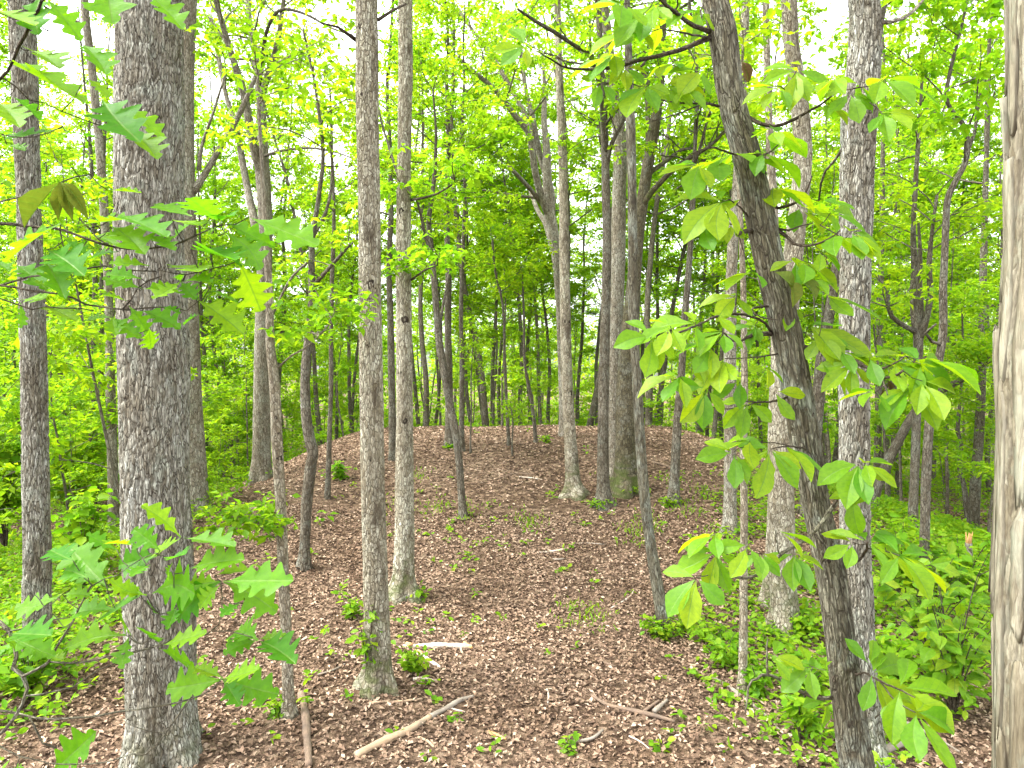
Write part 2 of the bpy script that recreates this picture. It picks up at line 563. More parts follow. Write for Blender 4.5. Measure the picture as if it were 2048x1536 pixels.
def soil_material():
    m, t, out = new_mat('forest floor')
    tc = N(t, 'ShaderNodeTexCoord')
    co = tc.outputs['Object']
    vo = N(t, 'ShaderNodeTexVoronoi', feature='F1')
    vo.inputs['Scale'].default_value = 17
    wob = N(t, 'ShaderNodeVectorMath', operation='MULTIPLY_ADD')
    t.links.new(noise(t, co, 14, 3, .6, 1), wob.inputs[0])
    wob.inputs[1].default_value = (.08, .08, .08)
    t.links.new(co, wob.inputs[2])
    t.links.new(wob.outputs[0], vo.inputs['Vector'])
    sep = N(t, 'ShaderNodeSeparateColor')
    t.links.new(vo.outputs['Color'], sep.inputs[0])
    col = ramp(t, sep.outputs[0], [(0, (.045, .029, .020)), (.4, (.09, .060, .040)), (.75, (.15, .102, .069)), (1, (.24, .175, .125))])
    col = mixc(t, 1.0, col, ramp(t, noise(t, co, .7, 4), [(.35, (.8, .75, .7)), (.65, (1.1, 1.1, 1.1))]), 'MULTIPLY')
    b = N(t, 'ShaderNodeBsdfPrincipled')
    b.inputs['Roughness'].default_value = .95
    b.inputs['Specular IOR Level'].default_value = .1
    t.links.new(col, b.inputs['Base Color'])
    bp = N(t, 'ShaderNodeBump')
    bp.inputs['Strength'].default_value = 1
    bp.inputs['Distance'].default_value = .03
    t.links.new(math_(t, 'ADD', vo.outputs['Distance'], noise(t, co, 60, 3)), bp.inputs['Height'])
    t.links.new(bp.outputs[0], b.inputs['Normal'])
    t.links.new(b.outputs[0], out.inputs[0])
    return m
SOIL = soil_material()

def wood_material(name, c1, c2, c3):
    m, t, out = new_mat(name)
    a = N(t, 'ShaderNodeAttribute', attribute_name='bark_co')
    n = noise(t, vscale(t, a.outputs['Vector'], (1, 1, .18)), 60, 4, .6)
    n2 = noise(t, a.outputs['Vector'], 5, 3)
    col = mixc(t, ramp(t, n2, [(.4, (0, 0, 0)), (.62, (1, 1, 1))]), ramp(t, n, [(.3, c1), (.7, c2)]), c3)
    b = N(t, 'ShaderNodeBsdfPrincipled')
    b.inputs['Roughness'].default_value = .85
    t.links.new(col, b.inputs['Base Color'])
    bp = N(t, 'ShaderNodeBump')
    bp.inputs['Strength'].default_value = .7
    bp.inputs['Distance'].default_value = .006
    t.links.new(n, bp.inputs['Height'])
    t.links.new(bp.outputs[0], b.inputs['Normal'])
    t.links.new(b.outputs[0], out.inputs[0])
    return m
WOOD = {
    'tan': wood_material('bare tan wood', (.33, .22, .13), (.46, .33, .21), (.22, .17, .12)),
    'grey': wood_material('weathered grey stick', (.20, .17, .14), (.30, .26, .21), (.15, .12, .09)),
    'brown': wood_material('brown rotting stick', (.13, .085, .055), (.22, .15, .10), (.10, .07, .05)),
    'pale': wood_material('pale papery log', (.46, .40, .33), (.58, .52, .45), (.34, .25, .17)),
    'orange': wood_material('broken orange wood', (.50, .25, .09), (.62, .36, .15), (.40, .20, .08)),
}
# ------------------------------------------------------------------ ground sheet and leaf litter
def spaced(lo, hi, a, b, fine, grow=1.18):
    core = list(np.arange(a, b + 1e-6, fine))
    s, x = fine, core[-1]
    up = []
    while x < hi:
        s *= grow
        x += s
        up.append(x)
    s, x = fine, core[0]
    dn = []
    while x > lo:
        s *= grow
        x -= s
        dn.append(x)
    return np.array(dn[::-1] + core + up)

def build_ground():
    xs = spaced(-200, 200, -13, 13, .16)
    ys = spaced(-40, 260, 2.5, 24, .14)
    X, Y = np.meshgrid(xs, ys)
    Z = ground(X, Y)
    P3 = np.stack([X.ravel() * 2.2, Y.ravel() * 2.2, np.zeros(X.size)], 1)
    Z = Z + ((fbm(P3, 5, 3) - .5) * .07).reshape(X.shape) * (np.abs(X) < 14) * (Y < 26)
    nx, ny = len(xs), len(ys)
    i = np.arange(ny - 1)[:, None] * nx + np.arange(nx - 1)[None]
    F = np.stack([i, i + 1, i + nx + 1, i + nx], 2).reshape(-1, 4)
    o = link('ground', mesh('ground', np.stack([X.ravel(), Y.ravel(), Z.ravel()], 1), F, SOIL))
    o['kind'] = 'structure'
build_ground()

def zfine(x, y):
    P3 = np.stack([x * 2.2, y * 2.2, np.zeros(len(x))], 1)
    return ground(x, y) + (fbm(P3, 5, 3) - .5) * .07

def on_ground(rng, n, y0, y1, power=1.0):
    """random points of the ground inside the camera's wedge (and a little beside it)"""
    y = y0 + (y1 - y0) * rng.random(n) ** power
    x = rng.uniform(-1, 1, n) * (y * .78 + 1.2)
    return x, y

def build_litter():
    rng = np.random.default_rng(11)
    x1, y1 = on_ground(rng, 130000, 3.6, 12.0, .62)
    x2, y2 = on_ground(rng, 80000, 12.0, 23.0, .7)
    x, y = np.concatenate([x1, x2]), np.concatenate([y1, y2])
    n = len(x)
    z = zfine(x, y) + rng.random(n) ** 2 * .028 + .004
    a = rng.uniform(0, 2 * np.pi, n)
    L = rng.uniform(.024, .066, n) * np.where(y > 12, 1.4, 1.0)
    D = np.stack([np.cos(a), np.sin(a), rng.normal(0, .3, n)], 1)
    U = np.stack([rng.normal(0, .5, n), rng.normal(0, .5, n), np.ones(n)], 1)
    C = np.stack([x, y, z], 1) - D * L[:, None] * .5
    V, F = leaf_cloud(C, D, U, L, L * rng.uniform(.18, .36, n), 'kite', .22, rng.uniform(-.25, .3, n)[:, None])
    V[:, 2] = np.maximum(V[:, 2], np.repeat(z - .012, 4))
    o = link('leaf_litter', mesh('leaf_litter', V, F, LITTER, False))
    o['kind'] = 'stuff'
    o['label'] = 'brown dry leaf litter covering the mound and the slopes'
build_litter()

def build_cover():
    """low green seedlings: thick on both slopes and beyond the mound, sparse on top of it"""
    rng = np.random.default_rng(12)
    xs, ys = [], []
    for n, y0, y1 in ((34000, 4.0, 14.0), (40000, 14.0, 40.0)):
        x, y = on_ground(rng, n, y0, y1, .7)
        side = np.where(x > 0, sstep(1.5, 3.0, x - .33 * np.maximum(0, y - 7)), sstep(3.3, 5.2, -x - .18 * np.maximum(0, y - 6)))
        back = sstep(20, 24, y)
        patchy = fbm(np.stack([x * .8, y * .8, x * 0], 1), 31, 3)
        d = np.clip(np.maximum(side, back) * sstep(.36, .55, patchy + .08) , 0, 1) * .72 + .006 + .03 * (fbm(np.stack([x * 1.5, y * 1.1, x * 0], 1), 8, 2) > .68)
        keep = rng.random(n) < d
        xs.append(x[keep])
        ys.append(y[keep])
    x, y = np.concatenate(xs), np.concatenate(ys)
    n = len(x)
    side = np.abs(x - .4) / (y * .3 + 2)
    z = ground(x, y) + rng.random(n) * np.clip(side - .45, .02, .32) + .03
    C = np.stack([x, y, z], 1)
    a = rng.uniform(0, 2 * np.pi, n)
    V, F = whorls(rng, C, np.stack([np.cos(a), np.sin(a), a * 0], 1), 5, .082, .12, 1.0, 'oval', .27)
    o = link('ground_cover', mesh('ground_cover', V, F, LEAF['cover'], True))
    o['kind'] = 'stuff'
    o['label'] = 'low green seedlings and ground cover on the slopes beside the mound'
    n = 26000
    y = 21 + 42 * rng.random(n) ** .8
    x = rng.uniform(-1, 1, n) * (y * .78 + 2)
    hgt = .25 + 1.9 * sstep(.42, .7, fbm(np.stack([x * .5, y * .5, x * 0], 1), 44, 3))
    C = np.stack([x, y, ground(x, y) + hgt * rng.random(n) ** .8], 1)
    a = rng.uniform(0, 2 * np.pi, n)
    V, F = whorls(rng, C, np.stack([np.cos(a), np.sin(a), a * 0], 1), 4, .20, -.1, 1.0, 'kite', .28)
    o = link('undergrowth', mesh('undergrowth', V, F, LEAF['cover'], True))
    o['kind'] = 'stuff'
    o['label'] = 'green undergrowth in the hollows beyond the crest of the mound'
    # bright moss and grass tufts scattered on the mound
    tufts = [(1060, 1045), (935, 1025), (1440, 1060), (1190, 1240), (1165, 1232), (870, 1018), (1480, 1000), (1290, 1050), (800, 1010), (1410, 990), (1345, 965), (830, 955), (1270, 1070), (1220, 960), (1375, 1020)]
    pts = []
    for px, py in tufts:
        h = hit(px, py)
        m = rng.integers(50, 110)
        p = h + np.stack([rng.normal(0, .16, m), rng.normal(0, .26, m), np.zeros(m)], 1)
        p[:, 2] = ground(p[:, 0], p[:, 1]) + .02
        pts.append(p)
    C = np.vstack(pts)
    n = len(C)
    D = np.stack([rng.normal(0, .5, n), rng.normal(0, .5, n), np.ones(n) * .8], 1)
    L = rng.uniform(.04, .10, n)
    V, F = leaf_cloud(C, D, rng.normal(0, 1, (n, 3)), L, L * .13)
    o = link('grass', mesh('grass', V, F, LEAF['cover'], True))
    o['kind'] = 'stuff'
    o['label'] = 'small yellow green grass tufts on the leaf covered mound'
build_cover()

# ------------------------------------------------------------------ growing limbs and leaves
def grow(rng, tubes, spine, rad, z0, z1, nl, length, nleaf=1, elev=(.25, .9), twigs=5, jit=.16, seg=5, rscale=.42):
    """adds limbs with twigs along SPINE between heights z0..z1; returns the twig points that carry leaves"""
    spine = np.asarray(spine, float)
    C, O = [], []
    az = rng.uniform(0, 6.28)
    for k in range(nl):
        f = (k + rng.uniform(.1, .9)) / nl
        zz = z0 + (z1 - z0) * f
        i = int(np.argmin(np.abs(spine[:, 2] - zz)))
        p, r = spine[i], rad[i]
        az += 2.4 + rng.normal(0, .5)
        el = elev[0] + (elev[1] - elev[0]) * f + rng.normal(0, .15)
        L = length * (1 - .45 * f) * rng.uniform(.7, 1.15)
        d = np.array([math.cos(az) * math.cos(el), math.sin(az) * math.cos(el), math.sin(el)])
        pts = [p]
        m = 6
        for s in range(m):
            d = unit(d + rng.normal(0, .16, 3) + np.array([0, 0, .05 if s < 3 else -.05]))
            pts.append(pts[-1] + d * L / m)
        pts = np.array(pts)
        rr = np.linspace(max(.007, r * rscale), .004, m + 1)
        tubes.add(pts, rr, seg, cap=False)
        for q in range(twigs):
            g = .28 + .72 * (q + rng.random()) / twigs
            x = g * m
            a = min(int(x), m - 1)
            tp = pts[a] + (pts[a + 1] - pts[a]) * (x - a)
            base = pts[a + 1] - pts[a]
            h = math.atan2(base[1], base[0]) + rng.choice([-1, 1]) * rng.uniform(.3, 1.1)
            e = rng.normal(.08, .25)
            td = np.array([math.cos(h) * math.cos(e), math.sin(h) * math.cos(e), math.sin(e)])
            tl = L * rng.uniform(.22, .5) * (1.15 - .5 * g)
            tpts = [tp]
            for s in range(3):
                td = unit(td + rng.normal(0, .18, 3))
                tpts.append(tpts[-1] + td * tl / 3)
            tpts = np.array(tpts)
            tubes.add(tpts, np.linspace(max(.004, rr[a] * .55), .003, 4), 3, cap=False)
            cnt = max(3, int(rng.poisson(tl * 10 * nleaf)))
            u = rng.uniform(.25, 1.05, cnt) * 3
            ai = np.minimum(u.astype(int), 2)
            c = tpts[ai] + (tpts[ai + 1] - tpts[ai]) * (u - ai)[:, None]
            C.append(c + rng.normal(0, jit, (cnt, 3)) * np.array([1, 1, .45]))
            O.append(np.tile(td, (cnt, 1)))
    return np.vstack(C), np.vstack(O)

BARK_KIND = {  # cell scale, depth, edge width
    'furrowed': ((24, 24, 3.4), .016, (.0, .16)),
    'flaky': ((24, 24, 5.0), .007, (.0, .10)),
    'hickory': ((40, 40, 4.0), .0045, (.0, .20)),
    'shag': ((22, 22, 2.2), .010, (.02, .16)),
}

def displace(V, B, ctr, kind, seed, lump=.02):
    cell, depth, (e0, e1) = BARK_KIND[kind]
    w = np.stack([vnoise(B * 9, seed + 20), vnoise(B * 9 + 7.7, seed + 21), vnoise(B * 6 + 3.1, seed + 22)], 1) - .5
    co = (B + w * np.array([.045, .045, .11])) * np.array(cell)
    d, R = voronoi(co, seed)
    crack = 1 - sstep(e0, e1, d)
    crack = crack * (.55 + .6 * vnoise(B * np.array([14, 14, 5]), seed + 9))
    n = unit(V - ctr)
    big = fbm(B * np.array([2.6, 2.6, 1.1]), seed + 30, 3) - .5
    h = -np.clip(crack, 0, 1) * depth + (R - .5) * depth * .55 + big * lump
    tone = np.clip(.55 * R + .45 * fbm(B * np.array([5, 5, 2.0]), seed + 40, 3) + (fbm(B * 1.3, seed + 50, 2) - .5) * .5, 0, 1)
    return V + n * h[:, None], np.clip(crack, 0, 1), tone

def lumpy(V, ctr, B, amount, seed):
    n = unit(V - ctr)
    return V + n * ((fbm(B * np.array([4, 4, 1.6]), seed, 3) - .5) * amount)[:, None]

def knot(tree, P, nrm, r, mat):
    """a raised collar round a dark hollow on the bark"""
    nrm = unit(np.asarray(nrm, float))
    a = unit(np.cross(nrm, [0, 0, 1.0]))
    b = np.cross(nrm, a)
    r = r * .5
    prof = [(1.9, -.32), (1.3, .02), (.9, .10), (.55, .0), (.28, -.25), (.02, -.35)]
    kr = np.random.default_rng(int(abs(P[2]) * 1000))
    wv = np.clip(1 + kr.normal(0, .22, 10), .5, 1.6)
    th = np.linspace(0, 2 * np.pi, 10, endpoint=False)
    V = np.array([P + r * (rr * wv[q] * (a * math.cos(t) + b * 1.35 * math.sin(t)) + nrm * h) for rr, h in prof for q, t in enumerate(th)])
    i = np.arange(len(prof) - 1)[:, None] * 10
    j = np.arange(10)[None]
    F = np.stack([i + j, i + (j + 1) % 10, i + 10 + (j + 1) % 10, i + 10 + j], 2).reshape(-1, 4)
    me = mesh('knot', V, F, mat, True, {'bark_co': V * 3})
    return link('knot', me, tree)
KNOT_MAT = bark_material('bark knot', (.085, .07, .054), (.05, .04, .03), (.02, .016, .012), 0)

HERO = []          # (short name, screen x at mid height) of the trees, for telling the far ones apart
OBST = []          # ground positions already taken

def tree(name, label, short, pts, bark, D=None, seg=18, step=.25, hero=None, ext=14.0, crown=None, branches=(), knots=(), depth_lean=0.0, lump=.02, leafsize=.13, leaf='canopy', flare=1.0, seed=0, wob=.0, cat='tree', end=False):
    """one tree from its outline in the photograph: pts = (px, py, width px) from the base upward, standing D metres ahead"""
    rng = np.random.default_rng(1000 + seed)
    px0, py0 = pts[0][:2]
    if D is None:
        h = hit(px0, py0)
        D = h[1]
        base = h
    else:
        b = at(px0, py0, D)
        base = np.array([b[0], D, float(ground(b[0], D))])
    P = [at(p[0], p[1], D + depth_lean * i + (rng.normal(0, wob) if i else 0)) for i, p in enumerate(pts)]
    R = [p[2] * D / FOC / 2 * D / math.hypot(q[0], D) for p, q in zip(pts, P)]      # a round stem off the axis shows wider
    if P[0][2] > base[2] + .05:                       # foot below the frame
        s = unit(P[0] - P[1])
        k = (P[0][2] - base[2]) / max(.5, -s[2])
        P.insert(0, np.array([P[0][0] + s[0] * k * .7, P[0][1], base[2]]))
        R.insert(0, R[0] * 1.25)
    base = P[0].copy()
    base[2] = float(ground(base[0], base[1]))
    P.insert(0, P[0] + np.array([0, 0, -.35]))
    R.insert(0, R[0] * 1.2)
    R[1] *= flare
    P, R = list(P), list(R)
    vis = len(P)
    top_r = R[-1]
    if not end:
        d = unit(P[-1] - P[-2])
        z = P[-1][2]
        n_ext = 5
        for i in range(n_ext):
            d = unit(d * .75 + np.array([0, 0, .35]) + rng.normal(0, .05, 3))
            P.append(P[-1] + d * max(.5, (ext - z)) / n_ext)
            R.append(top_r * (1 - .78 * (i + 1) / n_ext))
    zvis = CAM_H + (.56) * D + .4
    st = step
    A, r, s = resample(P, R, st)
    if hero:                                        # coarse above the frame
        keep = np.ones(len(A), bool)
        hi = np.where(A[:, 2] > zvis)[0]
        keep[hi] = False
        keep[hi[::10]] = True
        keep[-1] = True
        A, r, s = A[keep], r[keep], s[keep]
    t = thing(name, label, cat, base)
    T = Tubes()
    T.add(A - base, r, seg, s - .35)
    K = len(A)
    nv = T.n
    ctr = np.vstack([np.repeat(A - base, seg, 0), (A - base)[:1], (A - base)[-1:]])
    attrs = {}
    V0 = np.vstack(T.V)
    B0 = np.vstack(T.B)
    if hero:
        V1, crack, tone = displace(V0, B0 + seed * 3.7, ctr, hero, seed, lump)
    else:
        V1 = lumpy(V0, ctr, B0 + seed * 3.7, lump, seed)
        crack = tone = None
    if flare > 1.0 or True:                         # root buttresses
        z = V1[:, 2]
        foot = np.clip(1 - (z + .05) / (.28 + 1.2 * r[1]), 0, 1) ** 2
        th = np.arctan2(V1[:, 1] - ctr[:, 1], V1[:, 0] - ctr[:, 0])
        V1 = V1 + (V1 - ctr) * np.array([1, 1, 0]) * (foot * (.22 + .30 * np.sin(th * 4 + seed) + .16 * np.sin(th * 7 + 2 * seed)))[:, None]
    V1[-2:] = V0[-2:]
    T.V = [V1]
    if crown:
        zc0, zc1, nl, ln, nleaf, tw = crown
        C, O = grow(rng, T, A - base, r, zc0 - base[2], zc1 - base[2], nl, ln, nleaf * (1.7 if D > 8.5 else .35), twigs=tw)
    if hero:
        attrs['crack'] = np.concatenate([crack, np.full(T.n - nv, .15)])
        attrs['tone'] = np.concatenate([tone, np.full(T.n - nv, .4)])
    link('trunk', T.build('trunk', BARK[bark], attrs), t)
    for br in branches:
        bd = br.get('dy', 0.0)
        bp = [at(x, y, D + bd * i / max(1, len(br['p']) - 1)) - base for i, (x, y, w) in enumerate(br['p'])]
        brad = [w * D / FOC / 2 for _, _, w in br['p']]
        BA, Br, Bs = resample(bp, brad, br.get('step', .2))
        BT = Tubes()
        BT.add(BA, Br, br.get('seg', 9), Bs)
        V = np.vstack(BT.V)
        if Br[0] > .02:
            c2 = np.vstack([np.repeat(BA, br.get('seg', 9), 0), BA[:1], BA[-1:]])
            BT.V = [lumpy(V, c2, np.vstack(BT.B), .25 * Br[0], seed + 3)]
        if br.get('leaf'):
            nl, ln, nlf = br['leaf']
            zz = BA[:, 2]
            C2, O2 = grow(rng, BT, BA, Br, zz.min() * .4 + zz.max() * .6, zz.max(), nl, ln, nlf, twigs=4)
            if crown:
                C, O = np.vstack([C, C2]), np.vstack([O, O2])
            else:
                C, O = C2, O2
                crown = True
        bm = bark if not hero else {'furrowed_hero': 'furrowed', 'flaky_hero': 'flaky', 'hickory_hero': 'twig', 'shag_hero': 'flaky'}[bark]
        link('branch', BT.build('branch', BARK[br.get('mat', bm)]), t)
    if crown:
        V, F = whorls(rng, C, O, 5, leafsize)
        c = link('crown', mesh('crown', V, F, LEAF[leaf]), t)
        c['kind'] = 'stuff'
    for (kx, ky, kr) in knots:
        i = int(np.argmin([abs(1024 + FOC * a[0] / a[1] - kx) + abs((768 - FOC * ((a[2] - CAM_H) / a[1] + SP)) - ky) for a in A]))
        c = A[i]
        off = (kx - (1024 + FOC * c[0] / c[1])) * D / FOC
        off = np.clip(off / r[i], -.9, .9)
        nrm = np.array([off, -math.sqrt(1 - off * off), 0])
        zk = at(kx, ky, D)[2]
        knot(t, np.array([c[0], c[1], zk]) + nrm * r[i] * .98 - base, nrm, kr * D / FOC, KNOT_MAT)
    OBST.append((base[0], base[1]))
    HERO.append((short, np.interp(800, [p[1] for p in pts][::-1], [p[0] for p in pts][::-1]), D))
    return t
# ------------------------------------------------------------------ the trees one can tell apart, left to right
tree('oak_tree', 'straight grey furrowed oak trunk nearest the left edge of the picture', 'the trunk at the left edge',
     [(76, 1342, 70), (75, 1250, 62), (74, 1100, 60), (72, 950, 58), (66, 700, 55), (60, 500, 53), (56, 350, 52), (50, 180, 55), (44, 20, 57), (43, -10, 57)],
     'furrowed_hero', seg=88, step=.022, hero='furrowed', ext=14, crown=(8.5, 13.5, 12, 2.6, 1.0, 5), seed=1, knots=[(52, 118, 7)])
tree('oak_tree', 'thin pale leaning trunk behind the lobed leaves, left of the thickest trunk', 'the thin pale leaning trunk',
     [(226, 960, 22), (222, 800, 20), (216, 560, 18), (208, 420, 18), (198, 280, 18), (185, 150, 17), (172, 40, 16), (168, -10, 16)],
     'furrowed', D=12.5, ext=15, crown=(9.0, 14, 12, 2.4, 1, 5), seed=2)
tree('oak_tree', 'thickest trunk, a grey oak with deeply furrowed bark left of the brown clearing', 'the thickest furrowed trunk',
     [(327, 1560, 158), (325, 1500, 150), (320, 1250, 146), (313, 1000, 143), (307, 700, 145), (300, 500, 143), (299, 250, 138), (299, 0, 134), (299, -30, 134)],
     'furrowed_hero', D=5.5, seg=190, step=.0135, hero='furrowed', ext=13, crown=(8.0, 12.5, 12, 2.6, .8, 5), lump=.03, seed=3)
tree('oak_tree', 'pale trunk half hidden behind the right side of the thickest trunk', 'the half hidden pale trunk',
     [(394, 1032, 56), (389, 930, 50), (382, 800, 46), (376, 620, 44), (371, 420, 42), (368, 200, 40), (374, 0, 40), (375, -20, 40)],
     'furrowed', seg=26, step=.12, ext=16, crown=(9.5, 15, 12, 2.8, 1, 5), seed=4,
     branches=[{'p': [(386, 384, 16), (412, 345, 13), (440, 295, 12), (470, 245, 11), (497, 190, 10), (506, 165, 8), (520, 130, 6)], 'dy': .5},
               {'p': [(398, 340, 9), (404, 290, 7), (425, 230, 5), (450, 150, 4)], 'dy': -.4}])
tree('oak_tree', 'forked pale tree with several upright limbs right of the thickest trunk', 'the forked pale tree',
     [(521, 962, 46), (523, 900, 38), (524, 760, 34), (526, 640, 32), (530, 500, 30), (530, 420, 29), (525, 340, 30)],
     'furrowed', seg=22, step=.15, ext=7.6, crown=(7.6, 9.5, 3, 2.0, 1.2, 5), seed=5,
     branches=[{'p': [(525, 350, 22), (512, 310, 19), (500, 250, 17), (488, 190, 15), (470, 130, 13), (448, 60, 11), (425, -20, 9)], 'dy': -1.2, 'leaf': (6, 2.0, 1)},
               {'p': [(527, 350, 24), (524, 260, 20), (521, 190, 18), (512, 120, 14), (500, 50, 12), (495, -20, 10)], 'dy': .9, 'leaf': (6, 2.0, 1)},
               {'p': [(520, 200, 14), (540, 140, 12), (556, 80, 10), (566, 10, 8), (572, -30, 7)], 'dy': -.8, 'leaf': (5, 1.8, 1)},
               {'p': [(518, 170, 10), (526, 110, 8), (534, 60, 7), (560, 20, 6), (610, 28, 5), (660, 55, 4), (705, 70, 3)], 'dy': -2, 'mat': 'dark'},
               {'p': [(512, 460, 17), (500, 400, 15), (486, 330, 14), (474, 260, 12), (452, 190, 10), (436, 110, 9), (420, 30, 8)], 'dy': 1.6, 'leaf': (5, 1.8, 1)},
               {'p': [(528, 312, 6), (570, 300, 6), (620, 296, 5), (670, 304, 4), (708, 318, 3)], 'dy': -1.0},
               {'p': [(540, 640, 5), (580, 560, 5), (620, 520, 4)], 'dy': -1.0}])
tree('maple_sapling', 'slim pale crooked young trunk beside the thickest trunk with a leafy twig', 'the slim pale young trunk',
     [(578, 1434, 30), (577, 1400, 26), (573, 1280, 24), (567, 1150, 22), (561, 1000, 22), (554, 880, 23), (549, 770, 22), (541, 690, 19), (539, 600, 15), (535, 520, 14), (529, 430, 11), (524, 330, 9), (519, 240, 7), (516, 150, 5)],
     'pale_patch', seg=20, step=.05, end=True, crown=(5.2, 6.4, 5, .8, 1.2, 4), leafsize=.10, leaf='under', seed=6, cat='sapling', lump=.012,
     branches=[{'p': [(567, 1085, 4), (540, 1068, 3), (510, 1050, 3), (480, 1045, 2)], 'dy': -.25, 'seg': 5, 'step': .05, 'leaf': (6, .32, 3)},
               {'p': [(556, 735, 5), (590, 705, 4), (620, 690, 3), (665, 640, 3)], 'dy': -.3, 'seg': 5, 'leaf': (6, .45, 2)}],
     knots=[(560, 915, 6), (556, 868, 5), (553, 835, 4)])
tree('young_tree', 'thin wavy dark sapling with an elbow bend left of the pale flaky trunk', 'the elbow bent sapling',
     [(608, 1136, 26), (610, 1080, 21), (614, 1000, 23), (622, 930, 24), (626, 905, 24), (618, 870, 23), (612, 820, 21), (611, 740, 19), (618, 670, 17), (624, 600, 15), (623, 530, 14), (626, 470, 11), (638, 390, 9), (646, 300, 8), (628, 160, 6), (606, 60, 5)],
     'dark', seg=16, step=.08, end=True, crown=(5.6, 8.4, 8, 1.6, 1.0, 5), leafsize=.12, leaf='under', seed=7, cat='sapling',
     branches=[{'p': [(625, 575, 9), (650, 545, 7), (680, 512, 6), (700, 490, 4)], 'dy': -.4, 'leaf': (4, .8, 1.5)},
               {'p': [(628, 470, 7), (655, 415, 6), (664, 340, 5), (655, 250, 4)], 'dy': .4, 'leaf': (5, .9, 1.5)}])
tree('young_tree', 'very thin straight sapling just left of the pale flaky trunk', 'the very thin sapling',
     [(655, 996, 11), (658, 900, 10), (662, 780, 9), (662, 680, 9), (664, 560, 8), (668, 440, 7), (664, 300, 6), (660, 180, 4)],
     'dark', seg=10, step=.15, end=True, crown=(5.0, 9.0, 9, 1.5, 1, 5), leaf='under', seed=8, cat='sapling')
tree('hickory_tree', 'pale flaky barked trunk with dark knots, left of the brown path', 'the pale flaky trunk',
     [(754, 1378, 66), (756, 1340, 58), (755, 1280, 54), (751, 1150, 51), (747, 1000, 48), (743, 800, 49), (740, 620, 46), (739, 450, 45), (735, 250, 44), (734, 100, 44), (734, -20, 43)],
     'flaky_hero', seg=110, step=.017, hero='flaky', ext=14, crown=(8.0, 13.5, 12, 2.5, .9, 5), seed=9, flare=1.12,
     knots=[(748, 570, 9), (740, 196, 9), (728, 60, 7), (718, 150, 6), (745, 690, 6), (741, 915, 6), (744, 480, 5), (736, 100, 6)],
     branches=[{'p': [(712, 80, 9), (690, 60, 6), (660, 50, 4), (640, 45, 3)], 'dy': -.3, 'seg': 6, 'mat': 'twig'},
               {'p': [(756, 40, 7), (790, 18, 5), (812, 8, 4)], 'dy': .2, 'seg': 6, 'mat': 'twig'}])
tree('hickory_tree', 'grey flaky trunk just right of the pale flaky trunk, mossy at its foot', 'the grey flaky trunk',
     [(808, 1194, 60), (807, 1150, 46), (809, 1080, 41), (809, 950, 37), (809, 800, 33), (808, 650, 31), (807, 500, 31), (808, 350, 28), (811, 150, 29), (811, -20, 27)],
     'flaky_hero', seg=76, step=.026, hero='flaky', ext=15, crown=(9, 14.5, 12, 2.5, 1, 5), seed=10, flare=1.1,
     knots=[(812, 640, 8), (800, 745, 6), (806, 425, 6), (812, 840, 6), (801, 120, 5)],
     branches=[{'p': [(799, 360, 6), (780, 300, 5), (762, 240, 5), (752, 180, 4)], 'dy': .8, 'seg': 6, 'mat': 'dark'},
               {'p': [(822, 400, 6), (850, 395, 5), (880, 385, 4), (910, 365, 3)], 'dy': -.8, 'seg': 6, 'mat': 'twig', 'leaf': (5, .6, 2.5)},
               {'p': [(822, 560, 5), (850, 540, 4), (875, 530, 3)], 'dy': -1.0, 'seg': 5, 'mat': 'twig', 'leaf': (4, .5, 2)}])
tree('young_tree', 'dark slender trunk seen in the gap between the two flaky trunks', 'the slender trunk in the gap',
     [(786, 920, 18), (785, 850, 16), (783, 750, 15), (781, 640, 13), (778, 540, 12), (782, 420, 11), (780, 300, 9), (774, 180, 7)],
     'dark', seg=12, step=.2, crown=(6.0, 12.5, 14, 2.0, 1, 5), ext=13, seed=11)
tree('young_tree', 'thin dark trunk leaning in a curve on the mound, left of the path', 'the thin curved leaning trunk',
     [(926, 1034, 17), (923, 990, 15), (918, 920, 15), (909, 855, 16), (897, 795, 16), (885, 725, 16), (879, 690, 15), (874, 630, 13), (868, 560, 12), (862, 500, 11), (858, 440, 10), (868, 360, 8), (872, 270, 6), (866, 180, 4)],
     'dark', seg=14, step=.1, end=True, crown=(5.8, 9.0, 8, 1.5, 1.0, 5), leaf='under', leafsize=.12, seed=12,
     branches=[{'p': [(866, 520, 8), (850, 470, 7), (842, 430, 6), (832, 395, 5)], 'dy': -.5, 'seg': 6, 'leaf': (4, .9, 1.5)},
               {'p': [(878, 660, 7), (886, 610, 6), (894, 570, 5), (900, 520, 4)], 'dy': .5, 'seg': 6}])
tree('oak_tree', 'dark upright trunk standing behind the thin curved leaning trunk', 'the dark upright trunk',
     [(900, 894, 24), (899, 850, 18), (898, 760, 15), (896, 650, 14), (897, 540, 12), (893, 430, 11), (897, 300, 9), (893, 160, 7)],
     'dark', seg=12, step=.2, ext=13.5, crown=(6.5, 13, 14, 2.2, 1, 5), seed=13)
tree('young_tree', 'narrow dark trunk right beside the dark upright trunk on the mound', 'the narrow dark trunk',
     [(924, 902, 12), (923, 830, 10), (924, 730, 10), (922, 620, 9), (926, 500, 8), (930, 380, 7), (925, 240, 5)],
     'dark', seg=10, step=.25, ext=12.5, crown=(6.0, 12, 12, 1.9, 1, 5), seed=14)
tree('young_tree', 'spindly sapling with a crooked stem on top of the mound', 'the crooked spindly sapling',
     [(1018, 892, 8), (1015, 840, 7), (1012, 780, 6), (1009, 700, 6), (1008, 640, 5), (1002, 590, 5), (990, 540, 4), (985, 480, 3)],
     'dark', seg=8, step=.15, end=True, crown=(4.6, 6.6, 7, 1.2, 1.3, 5), leaf='under', seed=15, cat='sapling')
